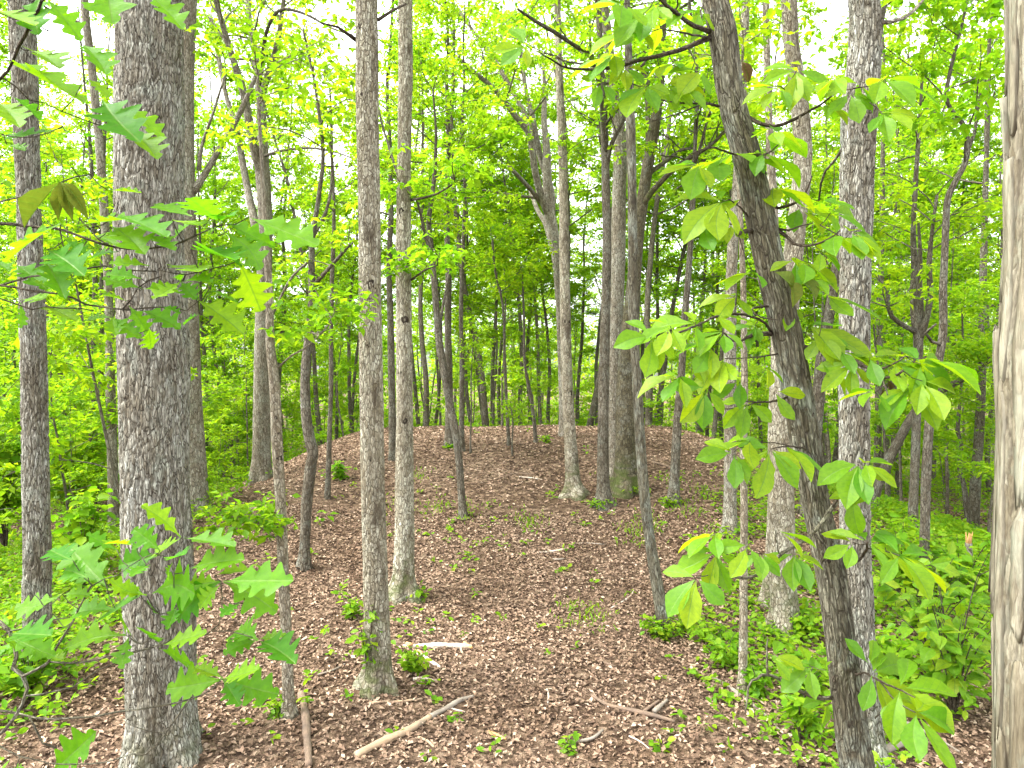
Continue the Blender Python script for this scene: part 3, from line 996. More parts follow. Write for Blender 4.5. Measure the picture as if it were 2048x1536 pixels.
tree('young_tree', 'thin leaning sapling on the mound crest near the middle', 'the thin crest sapling',
     [(1071, 886, 8), (1069, 850, 7), (1063, 800, 7), (1055, 760, 6), (1049, 720, 5), (1048, 640, 5), (1044, 540, 4)],
     'dark', seg=8, step=.15, end=True, crown=(4.4, 6.6, 7, 1.2, 1.3, 5), leaf='under', seed=16, cat='sapling')
tree('young_tree', 'bare knee high whip stem in front of the crooked spindly sapling', 'the whip stem',
     [(1025, 912, 4), (1024, 880, 3.5), (1026, 850, 3), (1023, 820, 2.5)],
     'dark', seg=6, step=.1, end=True, crown=(1.9, 2.3, 5, .35, 3, 3), leafsize=.08, leaf='under', seed=17, cat='sapling')
tree('young_tree', 'bare thin whip stem just right of the narrow dark trunk', 'the second whip stem',
     [(941, 906, 5), (941, 870, 4), (943, 820, 4), (942, 770, 3.5), (945, 700, 3)],
     'dark', seg=6, step=.1, end=True, crown=(3.0, 3.8, 5, .5, 3, 3), leafsize=.09, leaf='under', seed=18, cat='sapling')
tree('oak_tree', 'pale leaning trunk with spreading roots on the right of the path', 'the pale trunk with spreading roots',
     [(1148, 990, 40), (1146, 965, 30), (1142, 900, 26), (1137, 820, 23), (1133, 740, 22), (1131, 640, 21), (1129, 520, 20), (1127, 400, 18), (1125, 300, 17), (1119, 160, 15), (1116, 60, 13), (1115, -10, 12)],
     'flaky', seg=30, step=.08, ext=14, crown=(9.5, 13.5, 9, 2.2, 1, 5), seed=19, flare=1.25,
     knots=[(1139, 785, 6), (1133, 645, 6)])
tree('oak_tree', 'grey tree forking low into long slanting limbs behind the pale trunk with spreading roots', 'the many limbed grey tree',
     [(1128, 872, 20), (1127, 800, 19), (1124, 700, 18), (1120, 600, 18), (1114, 520, 20), (1106, 460, 21), (1098, 420, 22)],
     'furrowed', seg=16, step=.2, ext=10.5, crown=(9.5, 10.5, 2, 1.5, 1, 4), seed=20,
     branches=[{'p': [(1098, 430, 17), (1082, 390, 15), (1070, 340, 14), (1059, 270, 12), (1029, 230, 11), (990, 180, 10), (950, 145, 7), (915, 115, 5)], 'dy': -1.5, 'leaf': (7, 2.2, .9)},
               {'p': [(1068, 300, 11), (1050, 230, 10), (1015, 164, 9), (980, 105, 8), (945, 60, 6), (912, 10, 5)], 'dy': 1.2, 'leaf': (7, 2.2, .9)},
               {'p': [(1104, 430, 15), (1102, 375, 13), (1082, 320, 12), (1066, 240, 11), (1052, 180, 9), (1042, 110, 8), (1030, 20, 6)], 'dy': .5, 'leaf': (7, 2.2, .9)},
               {'p': [(1086, 410, 10), (1062, 380, 9), (1042, 358, 8), (1017, 332, 7)], 'dy': -1.2},
               {'p': [(1078, 396, 6), (1040, 392, 5), (1000, 386, 4), (965, 380, 3)], 'dy': -1.0},
               {'p': [(1112, 520, 13), (1092, 450, 11), (1075, 420, 9), (1060, 380, 7)], 'dy': 1.0}])
tree('oak_tree', 'dark straight trunk with mossy foot right of the pale trunk with spreading roots', 'the dark straight trunk',
     [(1208, 1012, 36), (1207, 985, 28), (1206, 900, 23), (1207, 800, 22), (1209, 700, 21), (1212, 600, 19), (1214, 500, 18), (1212, 400, 17), (1210, 300, 16), (1206, 200, 14)],
     'dark', seg=24, step=.1, ext=13, crown=(7.0, 12.5, 10, 2.3, 1, 5), seed=21, flare=1.15,
     branches=[{'p': [(1214, 330, 10), (1222, 290, 9), (1240, 255, 8), (1253, 225, 7)], 'dy': -.3, 'leaf': (5, 1.2, 1)},
               {'p': [(1212, 310, 11), (1206, 240, 9), (1198, 170, 8), (1180, 110, 8), (1150, 92, 7), (1110, 65, 7), (1075, 45, 6), (1035, 18, 4)], 'dy': -2.0, 'leaf': (8, 1.6, 1)}])
tree('oak_tree', 'thick mossy based trunk with dark upper limbs, right side of the mound', 'the thick mossy trunk',
     [(1252, 982, 64), (1253, 950, 50), (1252, 880, 44), (1252, 800, 41), (1256, 720, 39), (1262, 640, 34), (1268, 560, 28), (1275, 480, 25), (1285, 400, 24), (1297, 320, 23), (1308, 260, 22), (1317, 190, 20), (1322, 100, 17), (1326, 0, 14)],
     'mossy', seg=32, step=.1, ext=14, crown=(9, 13.5, 8, 2.4, 1, 5), seed=22, flare=1.15,
     branches=[{'p': [(1282, 420, 13), (1298, 390, 12), (1318, 368, 11), (1345, 340, 10), (1372, 320, 9), (1400, 305, 8), (1428, 285, 7), (1450, 262, 6)], 'dy': -1.0, 'leaf': (6, 1.5, 1)},
               {'p': [(1294, 350, 10), (1318, 332, 9), (1338, 318, 8), (1362, 300, 7), (1392, 296, 6)], 'dy': .8, 'leaf': (5, 1.5, 1)},
               {'p': [(1290, 390, 12), (1296, 320, 12), (1296, 250, 11), (1294, 190, 10), (1288, 100, 8)], 'dy': 1.0, 'leaf': (6, 1.8, 1)}])
tree('oak_tree', 'pale trunk tucked close behind the thick mossy trunk', 'the pale trunk behind the mossy one',
     [(1234, 944, 44), (1232, 880, 34), (1230, 780, 30), (1232, 660, 30), (1236, 520, 29), (1238, 400, 28), (1240, 280, 26), (1226, 180, 22), (1214, 60, 18)],
     'furrowed', seg=22, step=.15, ext=14.5, crown=(9.5, 14, 10, 2.4, 1, 5), seed=23)
tree('hickory_tree', 'slender grey brown trunk leaning left, its foot in green tufts right of the path', 'the slender left leaning trunk',
     [(1328, 1260, 34), (1324, 1230, 27), (1316, 1180, 24), (1303, 1100, 23), (1292, 1020, 23), (1283, 920, 22), (1276, 800, 21), (1270, 700, 20), (1266, 580, 20), (1265, 450, 20), (1263, 320, 19), (1259, 180, 17), (1256, 60, 14), (1254, -20, 13)],
     'hickory_hero', seg=52, step=.032, hero='hickory', ext=13.5, crown=(8, 13, 10, 2.0, 1, 5), seed=24, flare=1.1)
tree('young_tree', 'dark bent trunk on the right side of the mound, moss at its foot', 'the dark bent trunk',
     [(1347, 1008, 26), (1349, 960, 21), (1353, 880, 18), (1358, 800, 16), (1364, 730, 15), (1368, 650, 14), (1376, 560, 13), (1382, 470, 12), (1386, 380, 11), (1390, 290, 9), (1394, 200, 7)],
     'dark', seg=18, step=.1, ext=12, crown=(6.4, 11.5, 10, 2.0, 1, 5), seed=25, flare=1.1,
     branches=[{'p': [(1388, 330, 6), (1402, 290, 6), (1412, 250, 5), (1424, 210, 4)], 'dy': -.5, 'seg': 6, 'leaf': (4, 1.0, 1)}])
tree('oak_tree', 'dark scaly upright trunk left of the big leaning hickory', 'the dark scaly trunk',
     [(1460, 1064, 32), (1460, 1030, 28), (1460, 940, 26), (1460, 820, 25), (1460, 700, 24), (1462, 590, 23), (1466, 480, 22), (1474, 380, 20), (1480, 280, 19), (1486, 160, 17), (1490, 40, 15)],
     'furrowed', seg=24, step=.1, ext=14, crown=(8.6, 13.5, 10, 2.3, 1, 5), seed=26, flare=1.1)
tree('young_tree', 'thin pale blotched trunk in front of the dark scaly trunk', 'the thin blotched trunk',
     [(1486, 1386, 24), (1486, 1340, 19), (1487, 1250, 18), (1487, 1150, 16), (1488, 1020, 15), (1487, 900, 15), (1489, 780, 14), (1488, 660, 13), (1486, 560, 12), (1482, 460, 11), (1478, 340, 9), (1480, 220, 7), (1486, 90, 5)],
     'pale_patch', seg=22, step=.05, end=True, crown=(5.0, 7.0, 6, .9, 1, 5), leafsize=.1, leaf='under', seed=27, cat='sapling', lump=.02)
tree('oak_tree', 'pale stout trunk behind the big leaning hickory, curving to the right higher up', 'the pale stout trunk',
     [(1570, 1266, 66), (1569, 1220, 57), (1565, 1130, 55), (1562, 1000, 54), (1561, 880, 52), (1563, 780, 49), (1568, 690, 46), (1578, 590, 43), (1590, 480, 40), (1600, 390, 38), (1605, 320, 37), (1602, 240, 36), (1593, 160, 33), (1583, 90, 31), (1578, 20, 33), (1577, -20, 32)],
     'flaky_hero', seg=84, step=.024, hero='flaky', ext=14, crown=(9, 13.5, 10, 2.4, 1, 5), seed=28, flare=1.12)
tree('oak_tree', 'second pale stem close against the left of the pale stout trunk', 'the second pale stem',
     [(1536, 1212, 32), (1540, 1150, 27), (1544, 1080, 25), (1548, 980, 23), (1550, 860, 22), (1552, 700, 21), (1548, 560, 20), (1546, 420, 19), (1540, 280, 17), (1534, 120, 14)],
     'flaky', seg=22, step=.12, ext=13, crown=(9, 12.5, 8, 2.2, 1, 5), seed=29, flare=1.1)
tree('oak_tree', 'dark trunk slanting to the right, seen between the leaning hickory and the broad grey trunk', 'the dark slanting trunk',
     [(1612, 1030, 34), (1622, 930, 28), (1634, 830, 26), (1643, 720, 25), (1656, 640, 24), (1668, 570, 23), (1684, 470, 21), (1704, 350, 18), (1730, 200, 14), (1760, 60, 10)],
     'dark', seg=22, step=.12, ext=12, crown=(8.5, 12, 10, 2.2, 1, 5), seed=30)
tree('oak_tree', 'broad straight grey trunk right of the big leaning hickory', 'the broad grey trunk',
     [(1740, 1530, 86), (1734, 1480, 72), (1722, 1350, 66), (1716, 1220, 64), (1710, 1080, 63), (1708, 900, 63), (1708, 700, 63), (1710, 520, 65), (1714, 350, 70), (1719, 220, 74), (1729, 100, 66), (1728, 0, 62), (1728, -20, 62)],
     'furrowed_hero', seg=118, step=.017, hero='furrowed', ext=13, crown=(8, 12.5, 12, 2.5, .9, 5), seed=31, flare=1.1, lump=.014,
     branches=[{'p': [(1752, 46, 9), (1790, 42, 8), (1815, 32, 7), (1840, 8, 6), (1860, -20, 5)], 'dy': .5},
               {'p': [(1684, 300, 6), (1662, 330, 5), (1645, 352, 5), (1638, 400, 4)], 'dy': .7, 'mat': 'dark', 'seg': 6}])
tree('maple_tree', 'dark forked trunk with a hooked side limb right of the broad grey trunk', 'the dark forked trunk',
     [(1826, 1072, 24), (1827, 1000, 20), (1831, 900, 19), (1834, 800, 19), (1836, 720, 20), (1837, 665, 21)],
     'dark', seg=18, step=.12, ext=5.4, crown=(5.0, 5.5, 2, 1.2, 1.5, 5), leaf='under', seed=32,
     branches=[{'p': [(1836, 680, 15), (1829, 640, 13), (1826, 590, 13), (1829, 530, 12), (1826, 470, 11), (1830, 380, 10), (1836, 290, 8), (1842, 200, 6), (1846, 90, 4)], 'dy': .4, 'leaf': (9, 1.9, 1.1)},
               {'p': [(1838, 680, 13), (1848, 655, 12), (1856, 620, 12), (1861, 585, 11), (1858, 540, 10), (1862, 480, 8), (1874, 390, 6)], 'dy': -.5, 'leaf': (7, 1.7, 1.1)},
               {'p': [(1834, 665, 10), (1806, 650, 9), (1786, 636, 9), (1776, 615, 8), (1776, 590, 7)], 'dy': -.4, 'leaf': (4, 1.0, 1.5)}])
tree('maple_tree', 'dark crooked S shaped trunk left of the shaggy trunk at the right edge', 'the crooked S shaped trunk',
     [(1847, 1204, 28), (1849, 1150, 24), (1850, 1060, 22), (1852, 960, 21), (1857, 870, 20), (1864, 790, 19), (1878, 720, 19), (1886, 660, 18), (1886, 580, 17), (1889, 510, 16), (1892, 440, 15), (1896, 395, 14), (1912, 360, 13), (1930, 326, 12), (1936, 285, 11), (1926, 247, 10), (1904, 222, 9), (1893, 195, 9), (1900, 145, 8), (1915, 85, 7), (1926, 40, 6), (1938, -20, 5)],
     'dark', seg=18, step=.08, ext=8.5, crown=(5.5, 8, 9, 1.7, 1.1, 5), leaf='under', seed=33, flare=1.1,
     branches=[{'p': [(1932, 310, 7), (1950, 260, 6), (1956, 210, 5), (1970, 150, 4)], 'dy': .5, 'leaf': (5, 1.2, 1.2)},
               {'p': [(1884, 690, 7), (1862, 682, 6), (1850, 660, 5), (1872, 648, 4)], 'dy': -.3, 'seg': 6}])
tree('maple_tree', 'dark trunk slanting steeply across behind the crooked S shaped trunk', 'the steep slanting trunk',
     [(1735, 1060, 26), (1750, 985, 24), (1775, 925, 22), (1798, 880, 20), (1826, 830, 19), (1856, 800, 17), (1885, 780, 16), (1915, 764, 14), (1943, 748, 12), (1965, 735, 9)],
     'dark', D=12.5, seg=16, step=.12, end=True, crown=(2.8, 3.4, 6, 1.3, 1.3, 5), leaf='under', seed=34,
     branches=[{'p': [(1940, 752, 8), (1905, 738, 8), (1880, 728, 7), (1850, 715, 6)], 'dy': -.6}])
tree('oak_tree', 'dark pair-like trunk beside the snapped stump, left of the shaggy trunk', 'the dark trunk by the stump',
     [(1944, 1078, 30), (1948, 1020, 25), (1952, 950, 23), (1958, 870, 21), (1962, 790, 19), (1964, 700, 17), (1966, 560, 15), (1970, 420, 13), (1974, 260, 11), (1978, 100, 8)],
     'dark', seg=18, step=.15, ext=12.5, crown=(6.5, 12, 12, 2.0, 1, 5), seed=35)
tree('maple_tree', 'thin kinked dark stem in the green hollow left of the dark trunk by the stump', 'the thin kinked stem',
     [(1934, 1030, 12), (1930, 985, 12), (1924, 955, 10), (1918, 930, 9), (1922, 890, 9), (1916, 860, 8), (1920, 800, 7), (1926, 720, 6), (1924, 620, 4)],
     'dark', D=13.5, seg=10, step=.1, end=True, crown=(3.4, 4.8, 6, 1.1, 1.4, 5), leaf='under', seed=36, cat='sapling')
tree('oak_tree', 'slim dark trunk in the hollow just right of the broad grey trunk', 'the slim hollow trunk',
     [(1752, 1040, 18), (1755, 960, 16), (1756, 860, 15), (1758, 740, 14), (1760, 600, 13), (1764, 440, 11), (1766, 280, 9)],
     'dark', D=17, seg=12, step=.25, ext=13, crown=(6, 12.5, 12, 2.0, 1, 5), seed=37)
for k, (px, lab) in enumerate([(187, 'left one of two dark trunks side by side in the left hollow'), (202, 'right one of two dark trunks side by side in the left hollow')]):
    tree('oak_tree', lab, ('the left hollow trunk', 'the right hollow trunk')[k],
         [(px, 925, 15), (px - 1, 860, 13), (px, 760, 12), (px + 1, 650, 11), (px + 3, 500, 10), (px - 6 + 12 * k, 300, 8)],
         'dark', D=21 + k * .6, seg=10, step=.3, ext=14, crown=(5, 13.5, 14, 2.4, 1, 5), seed=40 + k)
# ------------------------------------------------------------------ large single leaves
def leaf_mesh(name, rows, cols, rng, fold, curl, wave, mat, fwd=.08, jitter=.0):
    """rows: (t, half width); cols: fractions across; local axes: Y along the midrib, Z the upper side"""
    V, vein, lco = [], [], []
    jl = 1 + rng.normal(0, jitter, (len(rows), 2))
    bend = rng.normal(0, .05)
    for i, (t, w) in enumerate(rows):
        for c in cols:
            ww = w * (jl[i, 0] if c < 0 else jl[i, 1])
            x = c * ww + bend * math.sin(t * 3.1)
            y = t + fwd * abs(c) * (w > .03) * (1 - t * .9)
            z = fold * abs(c) * ww - curl * t * t + wave * abs(c) * math.sin(t * 11 + 2 * c)
            V.append((x, y, z))
            lco.append((c * ww, y, 0))
            vein.append(1.0 if c == 0 else (.35 if i % 4 == 0 and abs(c) < .95 else .0))
    n = len(cols)
    i = np.arange(len(rows) - 1)[:, None] * n
    j = np.arange(n - 1)[None]
    F = np.stack([i + j, i + j + 1, i + n + j + 1, i + n + j], 2).reshape(-1, 4)
    return mesh(name, V, F, mat, True, {'leaf_co': np.array(lco)})

def _oak(t):
    env = .36 * math.sin(math.pi * min(1, t ** .85)) ** .8 * (.55 + .75 * t) if 0 < t < 1 else .0
    lobe = .5 - .5 * math.cos(2 * math.pi * (t - .12) * 4.1)
    return max(.011, env * (.36 + .64 * lobe ** .7) if t > .12 else .011 + .25 * t * t * 4)
_OAK = [(t, _oak(t)) for t in [0, .06, .12] + [.12 + .88 * i / 24 for i in range(1, 24)]] + [(1.0, .006)]
_HIC = [(0, .006), (.07, .03), (.16, .10), (.28, .18), (.40, .235), (.53, .27), (.66, .275), (.78, .225), (.89, .12), (.96, .045), (1.0, .004)]
_rl = np.random.default_rng(77)
OAKLEAF = [leaf_mesh('oak_leaf', _OAK, [-1, -.5, -.07, 0, .07, .5, 1], _rl, _rl.uniform(.1, .5), _rl.uniform(-.05, .28), .012, LEAF['oak'], .13, .07) for _ in range(8)]
HICLEAF = [leaf_mesh('hickory_leaflet', [(t, w * _rl.uniform(.95, 1.05)) for t, w in _HIC], [-1, -.55, -.06, 0, .06, .55, 1], _rl, _rl.uniform(.1, .45), _rl.uniform(.02, .3), .008, LEAF['hickory'], .06, .05) for _ in range(8)]
OLDLEAF = [leaf_mesh('old_leaflet', _HIC, [-1, -.55, -.06, 0, .06, .55, 1], _rl, .9, .5, .02, LEAF['old'], .06, .05) for _ in range(2)]
DEADLEAF = [leaf_mesh('dead_leaf', _HIC, [-1, -.55, -.06, 0, .06, .55, 1], _rl, 1.6, .6, .05, LEAF['dead'], .06, .1) for _ in range(2)]

def put_leaf(parent, data, p, q, nrm, wk=1.0):
    """a leaf from its stalk end p to its tip q, its upper side towards nrm (coordinates of the parent)"""
    y = np.asarray(q, float) - p
    L = np.linalg.norm(y)
    y = y / L
    z = unit(nrm - (nrm @ y) * y)
    x = np.cross(y, z)
    M = Matrix(((x[0] * L * wk, y[0] * L, z[0] * L, p[0]), (x[1] * L * wk, y[1] * L, z[1] * L, p[1]), (x[2] * L * wk, y[2] * L, z[2] * L, p[2]), (0, 0, 0, 1)))
    o = link('leaf', data, parent)
    o.matrix_local = M
    return o

class Bough:
    """a branch of a near tree: a stem with side twigs in one mesh; its leaves hang below it as objects"""
    def __init__(self, owner, base, D, lines, mat):
        self.owner, self.base, self.mat = owner, base, mat
        self.T = Tubes()
        self.pts, self.pix = [], []
        for ln in lines:
            d0, d1 = ln[0]
            ps = ln[1:]
            P = [at(x, y, D + d0 + (d1 - d0) * i / (len(ps) - 1)) - base for i, (x, y, w) in enumerate(ps)]
            R = [w * D / FOC / 2 for _, _, w in ps]
            A, r, s = resample(P, R, .035)
            A = A + np.random.default_rng(len(A)).normal(0, .0012, A.shape)
            self.T.add(A, r, 7, s)
            self.pts.append(A)
        self.all = np.vstack(self.pts)
        W = self.all + base
        self.pix = np.stack([1024 + FOC * W[:, 0] / (W[:, 1] * CP - (W[:, 2] - CAM_H) * SP), 768 - FOC * (W[:, 1] * SP + (W[:, 2] - CAM_H) * CP) / (W[:, 1] * CP - (W[:, 2] - CAM_H) * SP)], 1)
        self.todo = []

    def near(self, px, py):
        d = np.hypot(self.pix[:, 0] - px, self.pix[:, 1] - py)
        i = int(np.argmin(d))
        return i, d[i]

    def stalk(self, a, b, r=.0016):
        m = (a + b) / 2 + np.array([0, 0, -.12 * np.linalg.norm(b - a)])
        self.T.add(np.array([a, m * .9 + (a + b) * .05, b]), [r * 1.3, r * 1.1, r], 4, cap=False)

    def done(self):
        o = link('branch', self.T.build('branch', BARK[self.mat]), self.owner)
        for f in self.todo:
            put_leaf(o, *f)
        return o

# ------------------------------------------------------------------ the big leaning hickory with its leaf fans
HD = 3.4
hick = tree('hickory_tree', 'big dark knotty hickory leaning left in front, carrying fans of large bright leaves', 'the big leaning hickory',
     [(1716, 1560, 76), (1707, 1490, 75), (1690, 1353, 70), (1668, 1182, 65), (1648, 1080, 61), (1632, 1010, 58), (1603, 842, 62), (1574, 671, 60), (1540, 530, 58), (1501, 342, 55), (1464, 205, 49), (1445, 68, 52), (1430, 0, 45), (1424, -30, 44)],
     'hickory_hero', D=HD, seg=120, step=.012, hero='hickory', ext=10, crown=(6.2, 9.5, 8, 1.8, .8, 5), seed=50, lump=.022, leafsize=.16,
     knots=[(1466, 65, 7), (1446, 170, 5), (1447, 224, 4), (1427, 95, 6), (1510, 346, 7), (1508, 430, 10), (1543, 432, 7), (1524, 515, 8), (1562, 555, 5), (1564, 568, 4), (1566, 680, 6), (1573, 720, 6), (1619, 828, 6), (1600, 776, 4), (1651, 1114, 4), (1699, 1284, 7), (1662, 1352, 5), (1697, 1437, 4), (1545, 462, 5)])
hb = np.array(hick.location)
_rh = np.random.default_rng(5)

BOUGHS = {
 'B1': [[(-.0, -.5), (1424, 74, 12), (1400, 84, 10), (1370, 96, 9), (1320, 111, 8), (1278, 121, 7), (1223, 135, 6), (1170, 138, 5), (1130, 135, 4), (1105, 120, 3), (1078, 104, 2)],
        [(-.15, -.3), (1293, 118, 5), (1280, 136, 4), (1266, 152, 3), (1262, 178, 2)], [(-.1, -.2), (1376, 96, 4), (1384, 110, 3), (1390, 124, 2)],
        [(-.05, -.3), (1416, 74, 5), (1388, 70, 4), (1350, 62, 3), (1322, 57, 2)], [(-.4, -.5), (1135, 136, 3), (1126, 122, 2), (1105, 108, 2), (1085, 107, 1.5)]],
 'B2': [[(0, -.45), (1424, 64, 11), (1398, 56, 9), (1372, 42, 8), (1350, 24, 7), (1330, 8, 6), (1306, -14, 5)], [(-.1, -.2), (1350, 22, 4), (1356, 8, 3), (1353, -12, 2)],
        [(-.05, .0), (1397, 55, 4), (1404, 40, 3), (1401, 22, 3), (1410, 5, 2)]],
 'B3': [[(0, -.3), (1490, 228, 9), (1508, 242, 8), (1530, 251, 7), (1560, 250, 7), (1590, 238, 6), (1618, 222, 5), (1646, 206, 4), (1675, 184, 3), (1700, 178, 3), (1735, 172, 2)],
        [(-.15, -.2), (1600, 232, 4), (1598, 248, 3), (1594, 255, 2)], [(-.12, -.3), (1592, 205, 2.5), (1578, 186, 2), (1562, 174, 2), (1548, 172, 1.5)], [(-.3, -.4), (1740, 205, 2), (1752, 215, 2), (1766, 228, 1.5)]],
 'B4': [[(0, -.3), (1438, 213, 6), (1418, 207, 5), (1390, 206, 4), (1345, 204, 3), (1305, 196, 3)], [(-.1, -.3), (1418, 208, 3), (1390, 214, 3), (1355, 228, 2.5), (1305, 242, 2)]],
 'B5': [[(0, -.25), (1486, 312, 5), (1460, 306, 4), (1430, 296, 3.5), (1400, 300, 3), (1375, 312, 2)], [(0, -.3), (1505, 316, 5), (1520, 312, 4), (1545, 300, 3), (1560, 285, 2)]],
 'B6': [[(0, .1), (1526, 345, 7), (1528, 375, 6), (1537, 400, 6), (1550, 415, 6), (1575, 412, 6), (1600, 398, 5), (1615, 376, 4), (1624, 352, 3)]],
 'B7': [[(0, -.3), (1552, 456, 8), (1572, 472, 7), (1590, 488, 6), (1612, 492, 5), (1640, 486, 4), (1662, 474, 3), (1680, 462, 2)], [(0, -.2), (1552, 456, 5), (1578, 460, 4), (1600, 452, 3), (1625, 446, 2)],
        [(-.2, -.3), (1640, 450, 2), (1668, 466, 2), (1690, 478, 2)]],
 'B8': [[(0, -.25), (1506, 462, 10), (1490, 462, 9), (1476, 468, 8)], [(0, -.3), (1498, 436, 4), (1486, 420, 3), (1470, 406, 3), (1458, 398, 2)], [(-.1, -.3), (1478, 465, 3), (1468, 450, 2), (1440, 446, 2), (1412, 452, 1.5)]],
 'B9': [[(0, -.35), (1542, 668, 11), (1520, 668, 10), (1502, 671, 8), (1480, 682, 4), (1462, 680, 3), (1450, 666, 3)],
        [(0, -.5), (1541, 662, 6), (1528, 645, 5), (1502, 633, 5), (1474, 628, 5), (1440, 631, 5), (1412, 641, 4), (1385, 654, 4), (1360, 665, 4), (1335, 666, 3)],
        [(0, -.2), (1545, 612, 6), (1520, 614, 5), (1503, 618, 4), (1520, 634, 3), (1555, 640, 3)], [(-.2, -.5), (1335, 666, 3), (1315, 668, 2), (1300, 676, 1.5)]],
 'B10': [[(0, -.4), (1602, 692, 9), (1630, 698, 8), (1658, 705, 8), (1690, 715, 7), (1716, 724, 7), (1740, 738, 6), (1762, 756, 6), (1790, 752, 5), (1806, 742, 4)],
         [(-.15, -.35), (1680, 712, 5), (1700, 726, 4), (1740, 735, 4), (1770, 735, 4), (1794, 724, 3), (1810, 712, 2)], [(-.3, -.4), (1762, 756, 3), (1768, 768, 3), (1776, 790, 2)]],
 'B11': [[(0, -.3), (1582, 790, 5), (1560, 800, 5), (1530, 804, 4), (1500, 803, 3), (1470, 800, 2)], [(0, -.35), (1560, 706, 4), (1530, 712, 3), (1490, 716, 2), (1450, 718, 2)], [(-.1, -.4), (1520, 803, 3), (1480, 815, 2.5), (1442, 818, 2), (1404, 808, 2)]],
 'B12': [[(0, -.3), (1626, 900, 5), (1600, 895, 4), (1570, 893, 3), (1545, 897, 2.5)], [(-.1, -.3), (1590, 894, 3), (1540, 885, 2), (1500, 890, 2), (1470, 900, 1.5)]],
 'B13': [[(-.1, -.3), (1664, 1018, 6), (1676, 995, 5), (1690, 975, 4), (1710, 962, 3), (1724, 948, 2)]],
 'B14': [[(-.08, -.45), (1672, 1006, 10), (1660, 1022, 10), (1640, 1050, 9), (1612, 1078, 8), (1580, 1096, 7), (1548, 1120, 7), (1525, 1142, 6), (1503, 1155, 6), (1470, 1155, 5), (1445, 1146, 4), (1432, 1136, 3)],
         [(-.3, -.5), (1475, 1155, 3), (1468, 1142, 2), (1465, 1130, 1.5)], [(-.2, -.4), (1560, 1110, 3), (1556, 1100, 2), (1550, 1060, 2)], [(-.35, -.6), (1440, 1143, 3), (1415, 1150, 2), (1394, 1155, 1.5)]],
 'B15': [[(-.05, -.4), (1690, 1130, 7), (1705, 1128, 6), (1722, 1116, 5), (1732, 1100, 5), (1734, 1084, 4)], [(-.3, -.5), (1733, 1096, 3), (1760, 1100, 2), (1800, 1110, 2)]],
 'B16': [[(-.05, -.3), (1664, 1396, 9), (1640, 1396, 8), (1618, 1390, 8), (1594, 1379, 7), (1565, 1362, 6), (1535, 1349, 6), (1515, 1356, 5), (1500, 1366, 4), (1494, 1395, 4), (1491, 1425, 3)],
         [(-.2, -.2), (1535, 1349, 5), (1534, 1320, 4), (1534, 1290, 3), (1535, 1278, 2)], [(-.1, -.2), (1580, 1369, 4), (1602, 1362, 3), (1620, 1345, 3), (1626, 1335, 2)]],
 'B17': [[(-.1, -.6), (1712, 1350, 5), (1730, 1346, 4), (1760, 1362, 4), (1800, 1380, 3), (1830, 1396, 2)], [(-.3, -.6), (1760, 1362, 3), (1790, 1400, 2.5), (1830, 1425, 2)], [(-.1, -.3), (1765, 1420, 4), (1757, 1430, 3), (1750, 1436, 3)]],
}
